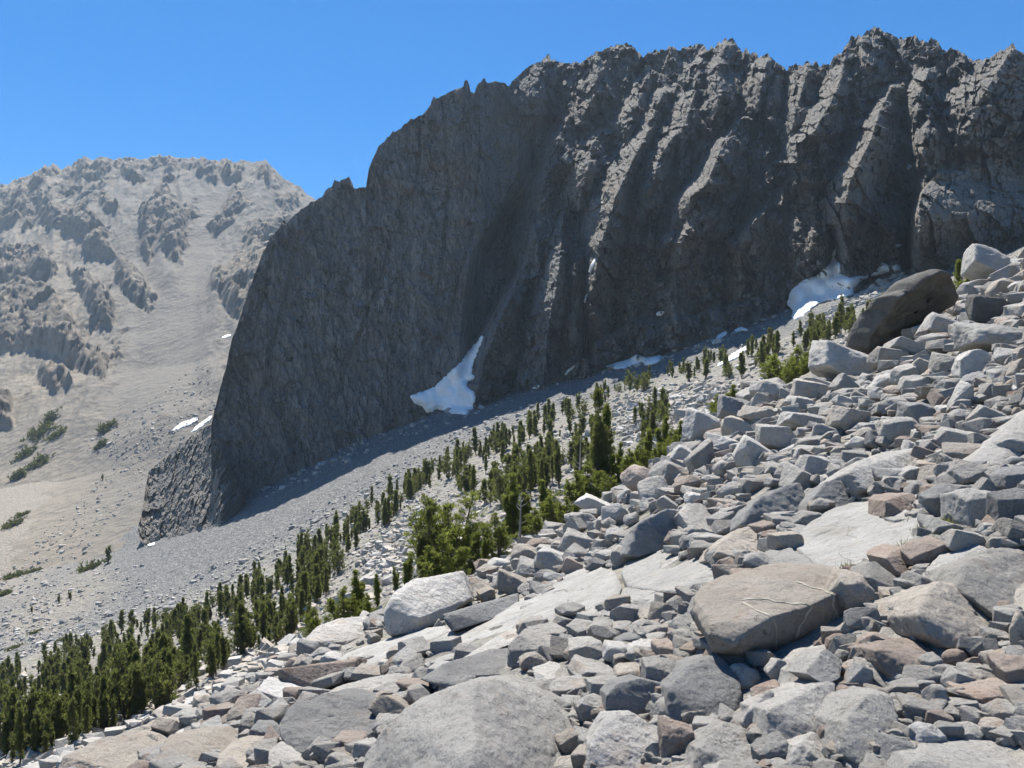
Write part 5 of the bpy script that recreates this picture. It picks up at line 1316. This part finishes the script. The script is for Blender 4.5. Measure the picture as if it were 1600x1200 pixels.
for a in [
    (165,660,26,32,"upper of two olive shrubs on the sandy slope across the valley"), (158,688,20,22,"lower of two olive shrubs on the sandy slope across the valley"), (80,640,22,44,"upright olive shrub patch on the rocky rib across the valley"), (62,668,52,26,"broad olive shrub patch below the rocky rib"), (90,672,36,18,"flat shrub patch uphill end of the broad olive patch"), (40,702,30,24,"rounded shrub on the lower rib slope"),
    (60,715,34,24,"olive shrub patch at the foot of the rocky rib"), (28,735,22,30,"narrow shrub trailing down the sand"), (20,812,40,22,"dark low shrub strip on the tan sand"), (34,800,26,14,"small shrub at the end of the dark low strip"), (140,880,38,22,"dark rounded shrub beside the lone valley pine"), (20,895,44,20,"long low shrub mat on the valley sand"), (52,888,28,14,"low shrub at the end of the valley mat"), (8,922,22,18,"dark shrub at the frame edge in the valley"), (55,985,24,10,"flat shrub among the valley stones"), (100,995,26,12,"small flat shrub near the treeline stones"), (22,1008,34,10,"low shrub strip above the treeline")]:
    shrub(*a)
for px, top, bot, lb in [(168,852,880,"lone spreading pine in the valley beside a dark shrub"), (110,922,938,"short pine on the valley stones"), (92,928,942,"second short pine on the valley stones"), (50,946,958,"tiny pine on the valley sand"), (160,740,750,"small dark pine on the scree fan")]:
    hit = ray(px, bot); plant(FARP[1:3], tuple(hit[0]), (bot - top) * hit[0].y / F, 1.4, lb, None)
def snag(px, top, bot, Y, label):
    x = (px - 800) / F * Y; z = ground_at(x, Y); zt = (HOR - top) / F * Y; h_ = zt - z
    r = np.random.default_rng(px); parts = [tube([(0, 0, 0), (.05 * h_ * .3, 0, h_ * .5), (.03 * h_, 0, h_)], [.16, .1, .03])]
    e = bpy.data.objects.new("dead_tree", None); COL.objects.link(e); e.location = (x, Y, z); tag(e, label, "dead tree")
    link("trunk", mesh_np("trunk", *parts[0], M['deadwood']), e)
    for k in range(5):
        t = r.uniform(.35, .95); a = r.uniform(0, 6.28); L = h_ * r.uniform(.1, .2)
        link("branch", mesh_np("branch", *tube([(.03 * h_ * t, 0, h_ * t), (.03 * h_ * t + L * .6 * math.cos(a), L * .6 * math.sin(a), h_ * t + L * .3), (.03 * h_ * t + L * math.cos(a), L * math.sin(a), h_ * t + L * .7)], [.045, .03, .01], 5), M['deadwood']), e)
snag(812, 775, 850, 88, "thin reddish bare trunk among the bright pines")
snag(905, 680, 740, 120, "bleached bare snag downhill of the tall dark slender pine")
gr = np.random.default_rng(9); C = []
for px, py, sx, sy, n in [(1452,848,26,12,150), (1470,838,16,8,80), (1415,868,8,5,25), (1322,902,6,3,14), (1500,746,20,5,40), (1478,662,8,4,20)]:
    for _ in range(n):
        hit = ray(px + gr.normal() * sx * .5, py + gr.normal() * sy * .5, (B_ground,)); 
        if hit: C.append(hit[0][:])
C = np.array(C) + [0, 0, .02]
v, f = tufts(gr, C, np.tile([0, 0, 1.], (len(C), 1)), 10, .13, .009, .55)
tag(link("grass", mesh_np("grass", v, f, M['grass'])), "dry grass tufts growing in the cracks beside the flat slab", "grass", kind='stuff')
# ================================================================== the air
HAZE = True
if HAZE:
    t = NT("mountain_air")
    vol = t.node("ShaderNodeVolumePrincipled", {"Color": (.62, .80, 1.0, 1), "Density": .00006, "Anisotropy": .25})
    t.t.links.new(vol.outputs[0], t.out.inputs["Volume"])
    bm = bmesh.new(); bmesh.ops.create_cube(bm, size=1)
    for v in bm.verts:
        v.co.x = v.co.x * 6400; v.co.y = 1500 + v.co.y * 4400; v.co.z = -236 if v.co.z < 0 else 930
    me = bpy.data.meshes.new("haze"); bm.to_mesh(me); bm.free(); me.materials.append(t.m)
    tag(link("haze", me), "thin blue mountain air between the viewer and the far slopes", "haze", kind='stuff')
